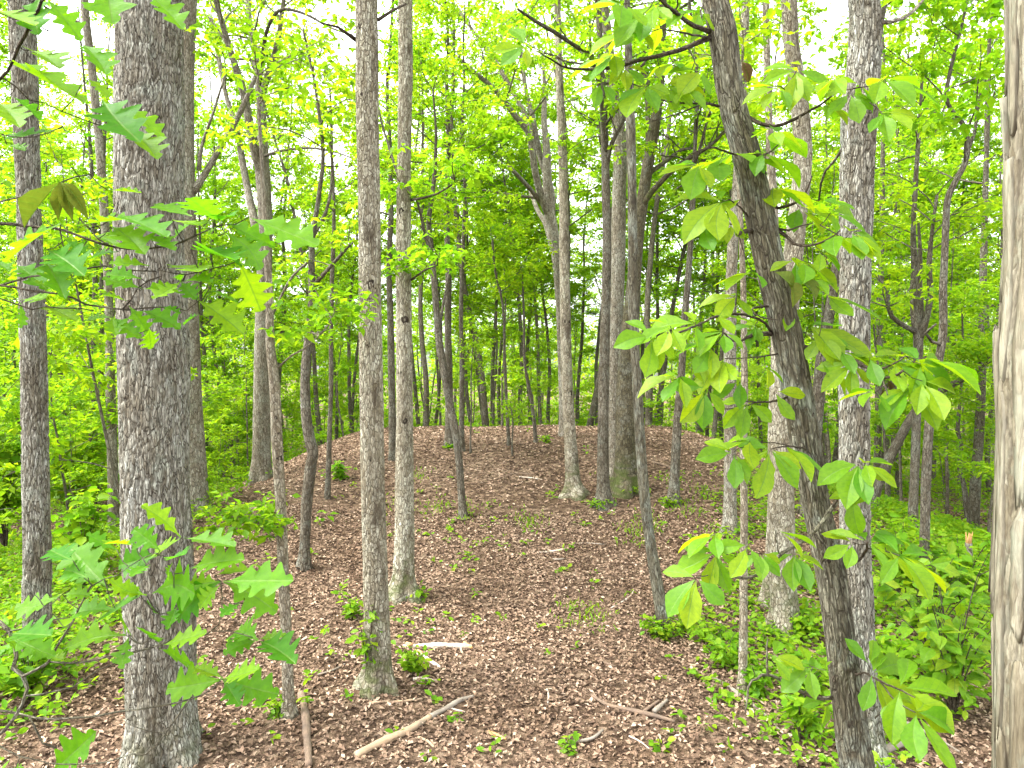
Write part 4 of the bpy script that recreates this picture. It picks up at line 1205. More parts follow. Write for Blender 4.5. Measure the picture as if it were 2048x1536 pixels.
# leaf fans: branch, hub pixel, heading on the picture in degrees (0 right, 90 up), leaflet length px, leaflets, how far the fan faces the camera
FANS = [
 ('B1', 1228, 108, 165, 62, 5, .6), ('B1', 1202, 166, 225, 42, 4, .8), ('B1', 1292, 172, 250, 52, 5, .8), ('B1', 1347, 126, 200, 40, 4, .5), ('B1', 1270, 62, 175, 62, 5, .6), ('B1', 1318, 42, 180, 66, 4, .4), ('B1', 1051, 90, 160, 42, 5, .6), ('B1', 1330, 170, 320, 45, 4, .8), ('B1', 1404, 140, 235, 50, 3, .8), ('B1', 1250, 135, 300, 40, 4, .6), ('B1', 1365, 175, 300, 40, 3, .7),
 ('B2', 1246, 8, 235, 60, 4, .8), ('B2', 1310, 10, 200, 62, 5, .5), ('B2', 1372, 25, 120, 50, 4, .6), ('B2', 1285, 30, 220, 56, 3, .7), ('B2', 1400, 20, 260, 50, 3, .7),
 ('B3', 1560, 175, 170, 50, 5, .8), ('B3', 1594, 140, 240, 58, 5, .9), ('B3', 1668, 158, 200, 52, 4, .6), ('B3', 1700, 186, 270, 44, 5, .8), ('B3', 1766, 158, 340, 70, 5, .6), ('B3', 1766, 225, 290, 52, 4, .7), ('B3', 1545, 255, 100, 44, 3, .4), ('B3', 1650, 208, 330, 48, 4, .5), ('B3', 1720, 170, 40, 50, 4, .5),
 ('B5', 1466, 306, 195, 60, 4, .35), ('B5', 1527, 306, 10, 62, 5, .6), ('B5', 1545, 265, 335, 62, 4, .5), ('B5', 1398, 330, 215, 64, 4, .5), ('B5', 1440, 320, 225, 70, 3, .4), ('B5', 1500, 322, 340, 52, 3, .4),
 ('B6', 1546, 375, 330, 70, 4, .7), ('B6', 1600, 415, 320, 62, 4, .8), ('B6', 1640, 402, 0, 52, 4, .4),
 ('B7', 1662, 424, 8, 50, 4, .4), ('B7', 1672, 470, 350, 66, 5, .5), ('B7', 1606, 522, 350, 72, 4, .45), ('B7', 1590, 520, 250, 40, 3, .8), ('B7', 1622, 555, 330, 40, 3, .3), ('B7', 1702, 462, 345, 62, 4, .5), ('B7', 1640, 500, 300, 40, 3, .6),
 ('B8', 1444, 402, 205, 66, 5, .4), ('B8', 1410, 448, 245, 46, 4, .8), ('B8', 1463, 446, 235, 40, 4, .8), ('B8', 1505, 543, 215, 56, 4, .5), ('B8', 1482, 398, 190, 44, 3, .4),
 ('B9', 1474, 592, 205, 50, 4, .6), ('B9', 1390, 646, 185, 60, 4, .4), ('B9', 1303, 672, 235, 54, 5, .9), ('B9', 1341, 652, 205, 48, 4, .5), ('B9', 1446, 664, 230, 48, 5, .6), ('B9', 1512, 650, 190, 42, 4, .5), ('B9', 1432, 630, 20, 50, 3, .4), ('B9', 1575, 610, 270, 40, 3, .8), ('B9', 1420, 690, 230, 50, 3, .6),
 ('B10', 1617, 650, 335, 100, 3, .75), ('B10', 1654, 590, 345, 70, 3, .5), ('B10', 1640, 672, 290, 54, 3, .6), ('B10', 1705, 728, 215, 50, 5, .7), ('B10', 1790, 724, 10, 74, 5, .35), ('B10', 1842, 728, 350, 60, 5, .7), ('B10', 1850, 716, 355, 82, 3, .3), ('B10', 1845, 762, 320, 58, 4, .6), ('B10', 1822, 775, 270, 62, 4, .9), ('B10', 1752, 782, 195, 54, 4, .3), ('B10', 1680, 700, 20, 62, 4, .4), ('B10', 1740, 715, 30, 60, 4, .35), ('B10', 1640, 720, 330, 56, 3, .4),
 ('B11', 1412, 776, 210, 54, 5, .8), ('B11', 1450, 720, 195, 56, 5, .4), ('B11', 1549, 783, 345, 46, 2, .8), ('B11', 1496, 804, 240, 50, 4, .85), ('B11', 1530, 730, 250, 42, 3, .5), ('B11', 1360, 752, 200, 56, 4, .4), ('B11', 1480, 760, 200, 44, 3, .5),
 ('B12', 1540, 898, 250, 66, 5, .75), ('B12', 1468, 905, 225, 50, 4, .6), ('B12', 1570, 892, 345, 70, 3, .3), ('B12', 1500, 880, 170, 54, 3, .4),
 ('B13', 1716, 928, 250, 62, 5, .7), ('B13', 1730, 925, 340, 56, 4, .5), ('B13', 1706, 986, 270, 56, 1, .9), ('B13', 1735, 975, 210, 50, 2, .5),
 ('B14', 1393, 1155, 240, 58, 4, .85), ('B14', 1434, 1103, 215, 56, 6, .75), ('B14', 1430, 1068, 185, 52, 4, .3), ('B14', 1521, 1105, 280, 42, 4, .8), ('B14', 1589, 1107, 260, 56, 4, .7), ('B14', 1560, 1064, 20, 46, 3, .3), ('B14', 1496, 1090, 240, 44, 3, .8),
 ('B15', 1734, 1082, 50, 62, 5, .5), ('B15', 1800, 1110, 345, 70, 5, .6), ('B15', 1706, 1085, 190, 46, 3, .5), ('B15', 1770, 1095, 20, 64, 3, .35),
 ('B16', 1545, 1312, 20, 48, 3, .5), ('B16', 1618, 1330, 150, 54, 4, .5), ('B16', 1650, 1340, 100, 40, 2, .6), ('B16', 1655, 1400, 220, 40, 2, .8),
 ('B17', 1745, 1346, 330, 74, 5, .7), ('B17', 1800, 1376, 335, 88, 4, .7), ('B17', 1790, 1398, 290, 52, 4, .7), ('B17', 1832, 1424, 325, 78, 4, .7), ('B17', 1740, 1330, 60, 46, 3, .5),
]
_right, _up, _fwd = np.array([1.0, 0, 0]), np.array([0, SP, CP]), np.array([0, CP, -SP])
boughs = {k: Bough(hick, hb, HD, v, 'twig' if k not in ('B14', 'B16') else 'lichen_twig') for k, v in BOUGHS.items()}
for (bk, px, py, head, size, n, face) in FANS:
    b = boughs[bk]
    i, dist = b.near(px, py)
    Yn = (b.all[i] + hb)[1] - dist / FOC * HD * .3 * _rh.uniform(-.2, 1)
    hub = at(px, py, Yn) - hb
    if dist > 4:
        b.stalk(b.all[i], hub)
    a = math.radians(head)
    h = _right * math.cos(a) + _up * math.sin(a) * .9 - _fwd * .12
    nrm = unit(np.array([0, 0, 1.0]) * (1 - face * .6) - _fwd * face * .75 + _rh.normal(0, .16, 3))
    e1 = unit(h - (h @ nrm) * nrm)
    e2 = np.cross(nrm, e1)
    fan = {1: [0], 2: [-35, 35], 3: [-62, 0, 58], 4: [-85, -32, 28, 82], 5: [-105, -52, 0, 50, 102], 6: [-120, -70, -22, 24, 72, 118]}[n]
    for ang in fan:
        th = math.radians(ang + _rh.normal(0, 9))
        L = size * 1.1 * HD / FOC * (1.22 - .45 * abs(ang) / 110) * _rh.uniform(.88, 1.15)
        d = unit(e1 * math.cos(th) + e2 * math.sin(th) - np.array([0, 0, .18 + .25 * _rh.random()]))
        p0 = hub + d * .012
        b.todo.append((HICLEAF[_rh.integers(8)], p0, p0 + d * L, unit(nrm + _rh.normal(0, .22, 3)), _rh.uniform(.72, .98)))
for px, py, q in ((1588, 575, (1574, 540)), (1602, 562, (1640, 585)), (1570, 560, (1600, 600))):      # old curled olive leaves
    p = at(px, py, HD - .25) - hb
    boughs['B7'].todo.append((OLDLEAF[0], p, at(*q, HD - .3) - hb, unit(np.array([.3, -.8, .5])), 1.3))
for px, py, q in ((1766, 776, (1768, 815)), (1775, 760, (1784, 782)), (1483, 122, (1500, 160))):
    p = at(px, py, HD - .3) - hb
    boughs['B10' if px > 1600 else 'B1'].todo.append((DEADLEAF[0], p, at(*q, HD - .3) - hb, unit(np.array([-.3, -.8, .2])), .9))
for b in boughs.values():
    b.done()

# ------------------------------------------------------------------ shaggy trunk at the right edge
SD = 2.9
shag = tree('hickory_tree', 'shaggy barked pale hickory trunk cut off by the right edge, bark peeling in strips', 'the shaggy trunk',
     [(2070, 1560, 178), (2068, 1400, 172), (2067, 1200, 168), (2071, 900, 156), (2070, 700, 156), (2076, 500, 140), (2082, 250, 142), (2084, -20, 146)],
     'shag_hero', D=SD, seg=96, step=.03, hero='shag', ext=9.5, crown=(6.5, 9, 6, 1.6, .8, 4), seed=60, lump=.012)
sb = np.array(shag.location)
_rs = np.random.default_rng(61)
_sz = np.array([CAM_H + (.5486 - SP) * SD, CAM_H - .58 * SD])
def shag_axis(z):
    py = np.interp(z, [at(0, 1560, SD)[2], at(0, 1200, SD)[2], at(0, 900, SD)[2], at(0, 500, SD)[2], at(0, -20, SD)[2]], [1560, 1200, 900, 500, -20])
    px = np.interp(py, [-20, 250, 500, 700, 900, 1200, 1560], [2084, 2082, 2076, 2070, 2071, 2067, 2070])
    w = np.interp(py, [-20, 250, 500, 700, 900, 1200, 1560], [154, 150, 148, 166, 168, 182, 190])
    return at(px, py, SD), w * SD / FOC / 2 * .80
ncol = 12
rows_ = 12
for c in range(ncol):
    z = .9 + _rs.uniform(-.4, .2)
    while z < 5.0:
        ln = _rs.uniform(.3, 1.5)
        th0 = 2 * np.pi * (c + _rs.uniform(-.2, .2)) / ncol
        wd = 2 * np.pi / ncol * _rs.uniform(.7, 1.04)
        ed = _rs.normal(0, .022, (rows_, 2)).cumsum(0) * .8 + _rs.normal(0, .012, (rows_, 2))
        rows, cols = rows_, 5
        V = []
        sway = _rs.normal(0, .10)
        lift0, lift1 = (_rs.uniform(.0, .008), _rs.uniform(.002, .018)) if _rs.random() < .6 else (_rs.uniform(.002, .022), _rs.uniform(0, .005))
        thick = _rs.uniform(.006, .015)
        for layer in (1, 0):
            for i in range(rows):
                f = i / (rows - 1)
                for j in range(cols):
                    u = j / (cols - 1) - .5
                    zz = z + ln * f + (_rs.normal(0, .02) if i in (0, rows - 1) and layer else 0)
                    ax, rr = shag_axis(zz)
                    th = th0 + u * wd * (1 - .55 * abs(2 * f - 1) ** 4) + sway * (f - .5) + (ed[i, 0] * max(0, -2 * u) + ed[i, 1] * max(0, 2 * u)) + .02 * math.sin(f * 7 + c)
                    lift = lift0 * (1 - f) ** 3 + lift1 * f ** 3
                    rad = rr * .985 - .013 + lift + (thick + .0025 * math.sin(f * 14 + j * 1.7 + c) + .0015 * math.sin(f * 31 + j * 2.9) - .003 * abs(2 * u) ** 3 if layer else -.012)
                    V.append((ax[0] + math.cos(th) * rad - sb[0], ax[1] + math.sin(th) * rad - sb[1], zz - sb[2]))
        V = np.array(V)
        n = rows * cols
        F = []
        for i in range(rows - 1):
            for j in range(cols - 1):
                a = i * cols + j
                F.append((a, a + 1, a + cols + 1, a + cols))
        rim = [j for j in range(cols)] + [i * cols + cols - 1 for i in range(1, rows)] + [(rows - 1) * cols + j for j in range(cols - 2, -1, -1)] + [i * cols for i in range(rows - 2, 0, -1)]
        for k in range(len(rim)):
            a, b2 = rim[k], rim[(k + 1) % len(rim)]
            F.append((a, a + n, b2 + n, b2))
        B = np.stack([V[:, 0] + c, V[:, 1], V[:, 2] * .5], 1)
        me = mesh('bark_strip', V, np.array(F), BARK['shag_hero'], True, {'bark_co': B, 'crack': np.clip(np.tile(np.tile(np.abs(np.linspace(-1, 1, cols)) ** 6 * .55, rows), 2) + np.repeat([0, .8], n), 0, 1), 'tone': np.clip(.55 + fbm(B * np.array([9, 9, 5]), c, 3) * .8 - .4 + _rs.normal(0, .12), 0, 1)})
        link('bark_strip', me, shag)
        z += ln * _rs.uniform(.92, 1.1)

# ------------------------------------------------------------------ young oak outside the left edge: its boughs hang into view
OD = 1.65
ob = at(-420, 1200, OD)
ob[2] = float(ground(ob[0], ob[1]))
oak = thing('oak_sapling', 'young oak outside the left edge, its lobed leaves hanging before the thickest trunk', 'sapling', ob)
T = Tubes()
P = [ob + np.array([0, 0, -.3]), ob + np.array([.02, 0, .6]), at(-400, 1300, OD), at(-395, 900, OD), at(-380, 500, OD), at(-390, 100, OD), at(-370, -250, OD)]
A, r, s = resample([p - ob for p in P], [.05, .045, .04, .035, .03, .024, .012], .08)
T.add(A, r, 14, s)
link('trunk', T.build('trunk', BARK['furrowed']), oak)
OBOUGH = {
 'O1': [[(.1, 0), (-380, 300, 14), (-200, 240, 11), (-60, 190, 8), (2, 155, 6), (18, 132, 5), (31, 110, 6), (48, 78, 7), (64, 47, 7), (76, 22, 6), (84, 0, 6), (95, -40, 4)],
        [(0, .1), (3, 155, 3), (30, 172, 2.5), (58, 198, 2.5), (92, 208, 2)], [(.1, .2), (92, 208, 2), (145, 230, 2.5), (188, 247, 2.5), (222, 257, 2.5), (250, 260, 2), (285, 253, 1.5)],
        [(0, .05), (5, 270, 2), (60, 276, 2), (92, 266, 2), (125, 252, 1.5)], [(0, .1), (-150, 250, 5), (-80, 250, 4), (-20, 262, 3), (5, 270, 2)],
        [(0, .1), (84, 0, 4), (150, -40, 4), (217, -62, 3), (295, -22, 2.5)]],
 'O2': [[(.1, 0), (-390, 560, 16), (-200, 490, 12), (-60, 455, 8), (0, 448, 7), (58, 452, 6), (112, 459, 6), (150, 468, 5), (185, 482, 5), (216, 492, 5), (258, 497, 4), (328, 495, 4), (375, 480, 4), (400, 466, 3), (442, 452, 2.5)],
        [(0, -.02), (160, 440, 2.5), (182, 460, 3), (200, 480, 3), (216, 491, 3)], [(0, 0), (120, 458, 3), (124, 480, 2.5), (132, 510, 2), (138, 535, 2)],
        [(.05, .1), (-150, 470, 5), (-60, 425, 4), (0, 406, 3.5), (47, 393, 3), (103, 374, 3), (131, 360, 3), (187, 346, 2), (205, 335, 1.5)]],
 'O3': [[(.1, 0), (-385, 720, 14), (-200, 630, 10), (-60, 585, 7), (0, 570, 5), (30, 562, 4), (58, 555, 4), (100, 549, 4), (140, 543, 4), (180, 536, 3), (208, 531, 3), (235, 540, 3), (280, 543, 3), (315, 541, 2)],
        [(0, 0), (0, 571, 5), (66, 581, 4), (126, 590, 4), (150, 600, 4), (176, 609, 4), (215, 616, 3.5), (246, 618, 3), (290, 616, 3), (328, 613, 3), (375, 620, 2), (396, 602, 1.5)],
        [(0, 0), (-60, 585, 4), (0, 597, 3), (35, 610, 3), (63, 620, 2.5), (98, 615, 2.5), (150, 618, 2), (188, 622, 2)], [(0, -.03), (247, 618, 3), (258, 603, 2.5), (272, 586, 2.5), (286, 564, 2.5), (321, 553, 2)],
        [(0, 0), (246, 618, 2), (252, 640, 2), (262, 662, 1.5), (285, 668, 1.5), (300, 660, 1.5)], [(0, 0), (400, 545, 2), (450, 530, 2), (480, 522, 2)], [(0, .0), (315, 541, 2), (360, 548, 2), (400, 545, 2)]],
 'O4': [[(.1, 0), (-395, 1380, 18), (-200, 1290, 14), (-60, 1248, 10), (-10, 1242, 9), (6, 1250, 9), (20, 1268, 9), (33, 1300, 9), (28, 1322, 8), (21, 1334, 9), (34, 1340, 9), (47, 1352, 9), (51, 1370, 8), (53, 1386, 8), (45, 1408, 7), (35, 1430, 7), (16, 1452, 7), (-5, 1472, 7), (-60, 1520, 6)],
        [(0, -.02), (47, 1352, 6), (75, 1338, 6), (100, 1322, 5), (110, 1300, 5), (121, 1281, 5), (134, 1262, 5), (146, 1242, 4), (165, 1205, 4), (182, 1170, 4)],
        [(0, .0), (100, 1325, 4), (137, 1326, 4), (186, 1320, 4), (234, 1310, 4), (275, 1302, 4), (312, 1293, 4), (335, 1283, 3), (352, 1275, 3), (385, 1270, 3), (425, 1264, 3), (440, 1240, 2), (444, 1190, 2), (442, 1165, 2)],
        [(0, .02), (55, 1390, 4), (95, 1386, 4), (137, 1377, 3), (158, 1366, 3), (176, 1353, 3), (198, 1340, 3), (219, 1332, 2), (250, 1318, 2)],
        [(0, .0), (182, 1172, 3), (200, 1160, 2), (240, 1148, 2), (280, 1120, 2), (322, 1105, 2), (345, 1120, 2), (362, 1076, 2)], [(0, 0), (345, 1120, 2), (349, 1150, 2), (350, 1175, 2)],
        [(.0, .0), (20, 1262, 3), (45, 1258, 3), (80, 1246, 3), (112, 1237, 2.5), (140, 1236, 2)], [(0, 0), (146, 1242, 2), (135, 1258, 2), (112, 1235, 2), (82, 1208, 2), (72, 1188, 2), (48, 1168, 1.5), (58, 1157, 1.5)],
        [(0, .0), (286, 1290, 2), (310, 1268, 2), (322, 1255, 2), (320, 1230, 1.5)], [(0, 0), (425, 1264, 2), (470, 1262, 2), (515, 1280, 2)]],
 'O5': [[(.1, 0), (-400, 1560, 16), (-200, 1470, 12), (-60, 1424, 7), (0, 1420, 6), (39, 1427, 5), (88, 1437, 5), (133, 1438, 5), (172, 1434, 4), (211, 1428, 4), (250, 1422, 4), (283, 1418, 4), (330, 1408, 4), (371, 1400, 3.5), (398, 1391, 3), (425, 1375, 2.5), (446, 1358, 2)],
        [(0, 0), (58, 1432, 4), (72, 1458, 4), (88, 1488, 4), (100, 1495, 3.5), (113, 1498, 3)], [(0, 0), (378, 1400, 3), (355, 1432, 3), (332, 1466, 3), (314, 1490, 3), (297, 1506, 3), (276, 1508, 3), (256, 1508, 3), (234, 1517, 3), (205, 1524, 3), (176, 1527, 3), (130, 1528, 2.5), (98, 1525, 2.5), (39, 1513, 2.5), (0, 1494, 3), (-60, 1460, 4)],
        [(0, .02), (331, 1468, 2), (300, 1462, 2), (270, 1452, 2), (250, 1447, 1.5)]],
}
OLEAVES = [  # bough, stalk px, tip px, how far the blade faces the camera, width
 ('O1', 92, -4, 162, 75, .8, 1), ('O1', 82, -12, 72, 64, .9, 1), ('O1', 217, -60, 222, 37, .95, 1.25), ('O1', 293, -15, 366, 60, .8, .9), ('O1', -12, 112, 172, 188, .4, .8), ('O1', 162, 86, 215, 132, .5, 1), ('O1', 170, 155, 218, 197, .6, 1),
 ('O1', 205, 200, 272, 258, .7, 1), ('O1', 250, 212, 328, 271, .5, 1), ('O1', 262, 262, 315, 300, .35, .9), ('O1', 20, 190, 92, 240, .6, 1), ('O1', 115, 258, 15, 275, .6, 1), ('O1', -5, 205, 36, 235, .3, 1), ('O1', 133, 262, 192, 277, .5, 1), ('O1', -12, 20, 68, 40, .5, 1),
 ('O1', 14, 290, 50, 302, .5, 1), ('O1', 125, 248, 80, 243, .3, 1), ('O1', 120, 60, 165, 80, .5, 1), ('O1', 60, 100, 118, 120, .3, 1), ('O1', -10, 268, 30, 262, .4, 1),
 ('O2', 35, 407, 169, 435, .35, .9), ('O2', 122, 447, -2, 510, .7, .9), ('O2', 75, 478, 180, 489, .4, 1), ('O2', 155, 450, 258, 438, .3, 1), ('O2', 237, 503, 169, 517, .6, 1.3), ('O2', 222, 452, 285, 492, .6, 1.1), ('O2', 94, 499, 159, 536, .6, 1), ('O2', 89, 520, 128, 583, .4, .8), ('O2', 30, 529, 89, 567, .35, 1), ('O2', 215, 380, 283, 386, .25, 1), ('O2', 234, 428, 335, 461, .4, 1),
 ('O2', 437, 443, 381, 400, .9, 1.2), ('O2', 384, 432, 313, 411, .6, 1), ('O2', 442, 441, 465, 424, .4, 1), ('O2', 498, 434, 637, 494, .75, .9), ('O2', 448, 443, 552, 484, .7, .9), ('O2', 450, 464, 521, 542, .85, 1), ('O2', 390, 443, 343, 471, .5, 1), ('O2', 130, 480, 175, 505, .6, 1.2), ('O2', 330, 470, 290, 452, .4, 1), ('O2', 180, 470, 230, 480, .4, 1.1), ('O2', -30, 515, 20, 535, .4, 1), ('O2', 300, 470, 350, 490, .5, 1), ('O2', 442, 452, 410, 470, .5, 1.2), ('O2', 345, 440, 400, 455, .35, 1),
 ('O3', 298, 531, 218, 522, .7, 1), ('O3', 282, 557, 212, 542, .8, 1.2), ('O3', 283, 576, 205, 558, .55, 1), ('O3', 253, 602, 208, 585, .5, 1), ('O3', 284, 578, 361, 578, .65, 1), ('O3', 258, 611, 295, 668, .9, 1), ('O3', 281, 620, 358, 649, .8, 1), ('O3', 227, 634, 164, 640, .5, 1), ('O3', 225, 634, 232, 665, .6, 1), ('O3', 227, 634, 281, 671, .8, 1), ('O3', 298, 655, 304, 699, .8, 1.1), ('O3', 40, 604, 42, 656, .8, 1), ('O3', 42, 600, 89, 602, .3, 1),
 ('O3', 478, 522, 522, 622, 1.0, 1.15), ('O3', 420, 492, 487, 525, .3, 1), ('O3', 382, 497, 470, 521, .25, .9), ('O3', 392, 598, 488, 660, .8, .95), ('O3', 418, 578, 475, 608, .5, 1), ('O3', 362, 563, 391, 594, .7, 1.1), ('O3', 362, 563, 305, 598, .7, 1.1), ('O3', 362, 563, 360, 545, .6, 1.3), ('O3', 364, 563, 421, 555, .3, 1), ('O3', 399, 628, 364, 645, .5, 1), ('O3', 334, 529, 396, 549, .3, 1), ('O3', 260, 560, 245, 540, .8, 1), ('O3', 320, 613, 360, 622, .3, 1), ('O3', 98, 612, 150, 626, .4, 1), ('O3', 60, 560, 95, 575, .3, 1),
 ('O4', 361, 1074, 287, 1008, .45, .9), ('O4', 320, 1101, 264, 1058, 1, 1.2), ('O4', 361, 1076, 316, 1097, .6, 1.2), ('O4', 369, 1076, 468, 1082, .25, .8), ('O4', 320, 1109, 232, 1128, .9, 1.3), ('O4', 234, 1100, 172, 1068, .5, .9), ('O4', 270, 1092, 211, 1076, .4, 1), ('O4', 217, 1176, 139, 1094, .7, .9), ('O4', 176, 1156, 125, 1137, .8, 1.2), ('O4', 146, 1121, 102, 1102, .4, 1), ('O4', 293, 1189, 219, 1160, .6, 1), ('O4', 293, 1191, 223, 1172, .3, 1), ('O4', 121, 1191, 33, 1215, .7, 1), ('O4', 125, 1189, 176, 1187, .5, 1), ('O4', 230, 1217, 141, 1221, .6, 1), ('O4', 305, 1187, 393, 1190, 1, 1.2), ('O4', 332, 1121, 371, 1109, .4, 1.2),
 ('O4', 262, 1271, 242, 1234, .8, 1.3), ('O4', 252, 1270, 121, 1285, .8, .8), ('O4', 258, 1273, 240, 1337, .95, 1.2), ('O4', 320, 1287, 273, 1258, .7, 1), ('O4', 322, 1291, 415, 1267, .5, .8), ('O4', 318, 1296, 386, 1336, .5, .9), ('O4', 442, 1162, 343, 1240, 1, 1.0), ('O4', 440, 1162, 373, 1167, .6, 1), ('O4', 446, 1162, 589, 1164, .75, .8), ('O4', 447, 1164, 554, 1225, 1, 1.0), ('O4', 378, 1138, 477, 1109, .6, .9), ('O4', 430, 1150, 506, 1141, .4, 1), ('O4', 517, 1280, 447, 1306, .8, 1), ('O4', 517, 1280, 469, 1250, .7, 1), ('O4', 517, 1278, 570, 1264, .6, 1), ('O4', 517, 1282, 584, 1308, .3, .8), ('O4', 480, 1207, 442, 1231, .6, 1), ('O4', 354, 1213, 333, 1253, .6, .9), ('O4', 440, 1170, 395, 1215, .9, 1.2), ('O4', 290, 1200, 310, 1222, .7, 1.4), ('O4', 280, 1190, 240, 1210, .6, 1.3), ('O4', 300, 1130, 262, 1150, .6, 1.2), ('O4', 345, 1125, 330, 1160, .5, 1),
 ('O4', 20, 1268, 96, 1260, .35, .9), ('O4', 20, 1271, 106, 1309, .6, .8), ('O4', 5, 1272, -20, 1292, .5, 1), ('O4', 2, 1274, 42, 1296, .4, 1), ('O4', 102, 1314, 126, 1316, .5, 1.5),
 ('O5', 446, 1358, 338, 1379, .8, .85), ('O5', 446, 1357, 514, 1332, .55, 1), ('O5', 447, 1359, 555, 1386, .8, .9), ('O5', 446, 1360, 478, 1409, .9, 1.1), ('O5', 446, 1356, 388, 1328, .4, .9), ('O5', 100, 1548, 180, 1467, .85, .9), ('O5', 20, 1550, 42, 1535, .6, 1.4),
]
_ro = np.random.default_rng(91)
ob_ = {k: Bough(oak, ob, OD, v, 'lichen_twig' if k in ('O4', 'O5') else 'twig') for k, v in OBOUGH.items()}
for (bk, x0, y0, x1, y1, f, wk) in OLEAVES:
    b = ob_[bk]
    i, dist = b.near(x0, y0)
    Y = (b.all[i] + ob)[1] + _ro.uniform(-.05, .05)
    p = at(x0, y0, Y) - ob
    q = at(x1, y1, Y + _ro.normal(-.02, .05)) - ob
    if dist > 5:
        b.stalk(b.all[i], p, .0011)
    up = np.array([0, 0, 1.0])
    b.todo.append((OAKLEAF[_ro.integers(8)], p, q, unit(-_fwd * f + up * math.sqrt(max(0, 1.15 - f * f)) + _ro.normal(0, .12, 3)), wk * _ro.uniform(.95, 1.15) * .98))
for p0, p1 in (((119, 365), (16, 433)), ((119, 363), (106, 422)), ((120, 363), (133, 420)), ((124, 364), (160, 414))):
    ob_['O2'].todo.append((OLDLEAF[0], at(*p0, OD) - ob, at(*p1, OD - .03) - ob, unit(np.array([.25, -.9, .3])), .62))
for b in ob_.values():
    b.done()
# ------------------------------------------------------------------ background forest
def template(seed, H, r0, zc, nl, ln, nleaf, tw, leafsize, leaf, bark, per=5, fork=False, crook=.25):
    rng = np.random.default_rng(seed)
    n = 9
    P = [np.array([0, 0, -.5]), np.array([0, 0, 0.0])]
    d = np.array([rng.normal(0, .05), rng.normal(0, .05), 1.0])
    for i in range(n):
        d = unit(d + np.append(rng.normal(0, crook * .35, 2), .35))
        P.append(P[-1] + d * H / n)
    R = [r0 * 1.25, r0 * 1.1] + list(r0 * (1 - .86 * (np.arange(1, n + 1) / n) ** 1.2))
    A, r, s = resample(P, R, H / 34)
    T = Tubes()
    T.add(A, r, 10, s)
    C, O = grow(rng, T, A, r, zc, H * .985, nl, ln, nleaf, twigs=tw)
    me_t = T.build('trunk', BARK[bark])
    V, F = whorls(rng, C, O, per, leafsize)
    me_c = mesh('crown', V, F, LEAF[leaf])
    return me_t, me_c, r0

TALL = [template(200 + i, (19, 17, 21, 18, 20, 16)[i], (.13, .10, .15, .09, .12, .08)[i], (7.5, 6.0, 8.5, 5.5, 8.0, 5.0)[i], 32, (3.6, 3.0, 3.8, 2.8, 3.4, 2.7)[i], 1.15, 7, .175, 'canopy', 'far') for i in range(6)]
UNDER = [template(300 + i, (6.5, 5.0, 7.5, 4.2, 8.5, 3.2)[i], (.035, .028, .04, .022, .045, .018)[i], (1.3, .9, 1.6, .7, 1.8, .5)[i], (13, 11, 15, 10, 16, 9)[i], (1.9, 1.6, 2.1, 1.3, 2.2, 1.0)[i], 2.0, 6, .135, 'under', 'far') for i in range(6)]

def copy_tree(tm, name, x, y, scale, rot, label, cat, group, zs=1.0):
    t = thing(name, label, cat, (x, y, float(ground(x, y))), group)
    t.rotation_euler = (0, 0, rot)
    t.scale = (scale, scale, scale * zs)
    link('trunk', tm[0], t)
    c = link('crown', tm[1], t)
    c['kind'] = 'stuff'
    return t

_rb = np.random.default_rng(404)
BG = []          # x, y, template list, index, scale, zs, kind
# far trunks one can point at, from the photograph: pixel, width, distance
for px, w, Y in ((695, 7, 27), (706, 8, 24), (837, 8, 25), (851, 9, 22), (866, 5, 29), (880, 5, 31), (944, 8, 26), (972, 13, 23), (986, 9, 27), (1000, 6, 33), (1041, 9, 24), (1060, 6, 30), (1082, 8, 25), (1097, 6, 28), (1122, 12, 24),
                 (1158, 6, 30), (1179, 13, 23), (1194, 8, 28), (1288, 6, 29), (1298, 14, 22), (1310, 10, 25), (1321, 9, 26), (1402, 8, 24), (1428, 9, 22), (1441, 6, 27), (640, 10, 22), (672, 7, 28), (470, 9, 24), (448, 7, 27), (410, 8, 22), (150, 9, 23), (120, 7, 27), (20, 9, 22), (232, 8, 26),
                 (1690, 9, 24), (1780, 10, 21), (1770, 9, 25), (1800, 8, 22), (1870, 7, 26), (1900, 9, 23), (1985, 10, 22), (1655, 10, 22), (1518, 8, 26), (1592, 9, 25)):
    x = (px - 1024) / FOC * Y
    r = w * Y / FOC / 2
    i = int(_rb.integers(6))
    BG.append((x, Y, 'tall', i, float(np.clip(r / TALL[i][2], .6, 1.3)), 1.0))
def free(x, y, dmin):
    for b in BG:
        if (b[0] - x) ** 2 + (b[1] - y) ** 2 < dmin ** 2:
            return False
    for o in OBST:
        if (o[0] - x) ** 2 + (o[1] - y) ** 2 < (dmin * .8) ** 2:
            return False
    return True
def fill(kind, n, y0, y1, dmin, lo, hi, power=.75, margin=2.5):
    k = tries = 0
    while k < n and tries < n * 60:
        tries += 1
        y = y0 + (y1 - y0) * _rb.random() ** power
        x = _rb.uniform(-1, 1) * (y * .76 + margin)
        if y < 21 and abs(x - .4) < 6.6 - .02 * y:
            continue
        if kind == 'tall' and y < 19:
            continue
        if kind == 'under' and y < 13 and not (abs(x) > 5.2):
            continue
        if not free(x, y, dmin):
            continue
        BG.append((x, y, kind, int(_rb.integers(6)), float(_rb.uniform(lo, hi)), float(_rb.uniform(.85, 1.15))))
        k += 1
fill('tall', 84, 20, 62, 1.9, .75, 1.15)
fill('under', 85, 21, 44, 1.2, .8, 1.5)
fill('under', 62, 10, 22, 1.15, .55, 1.15)

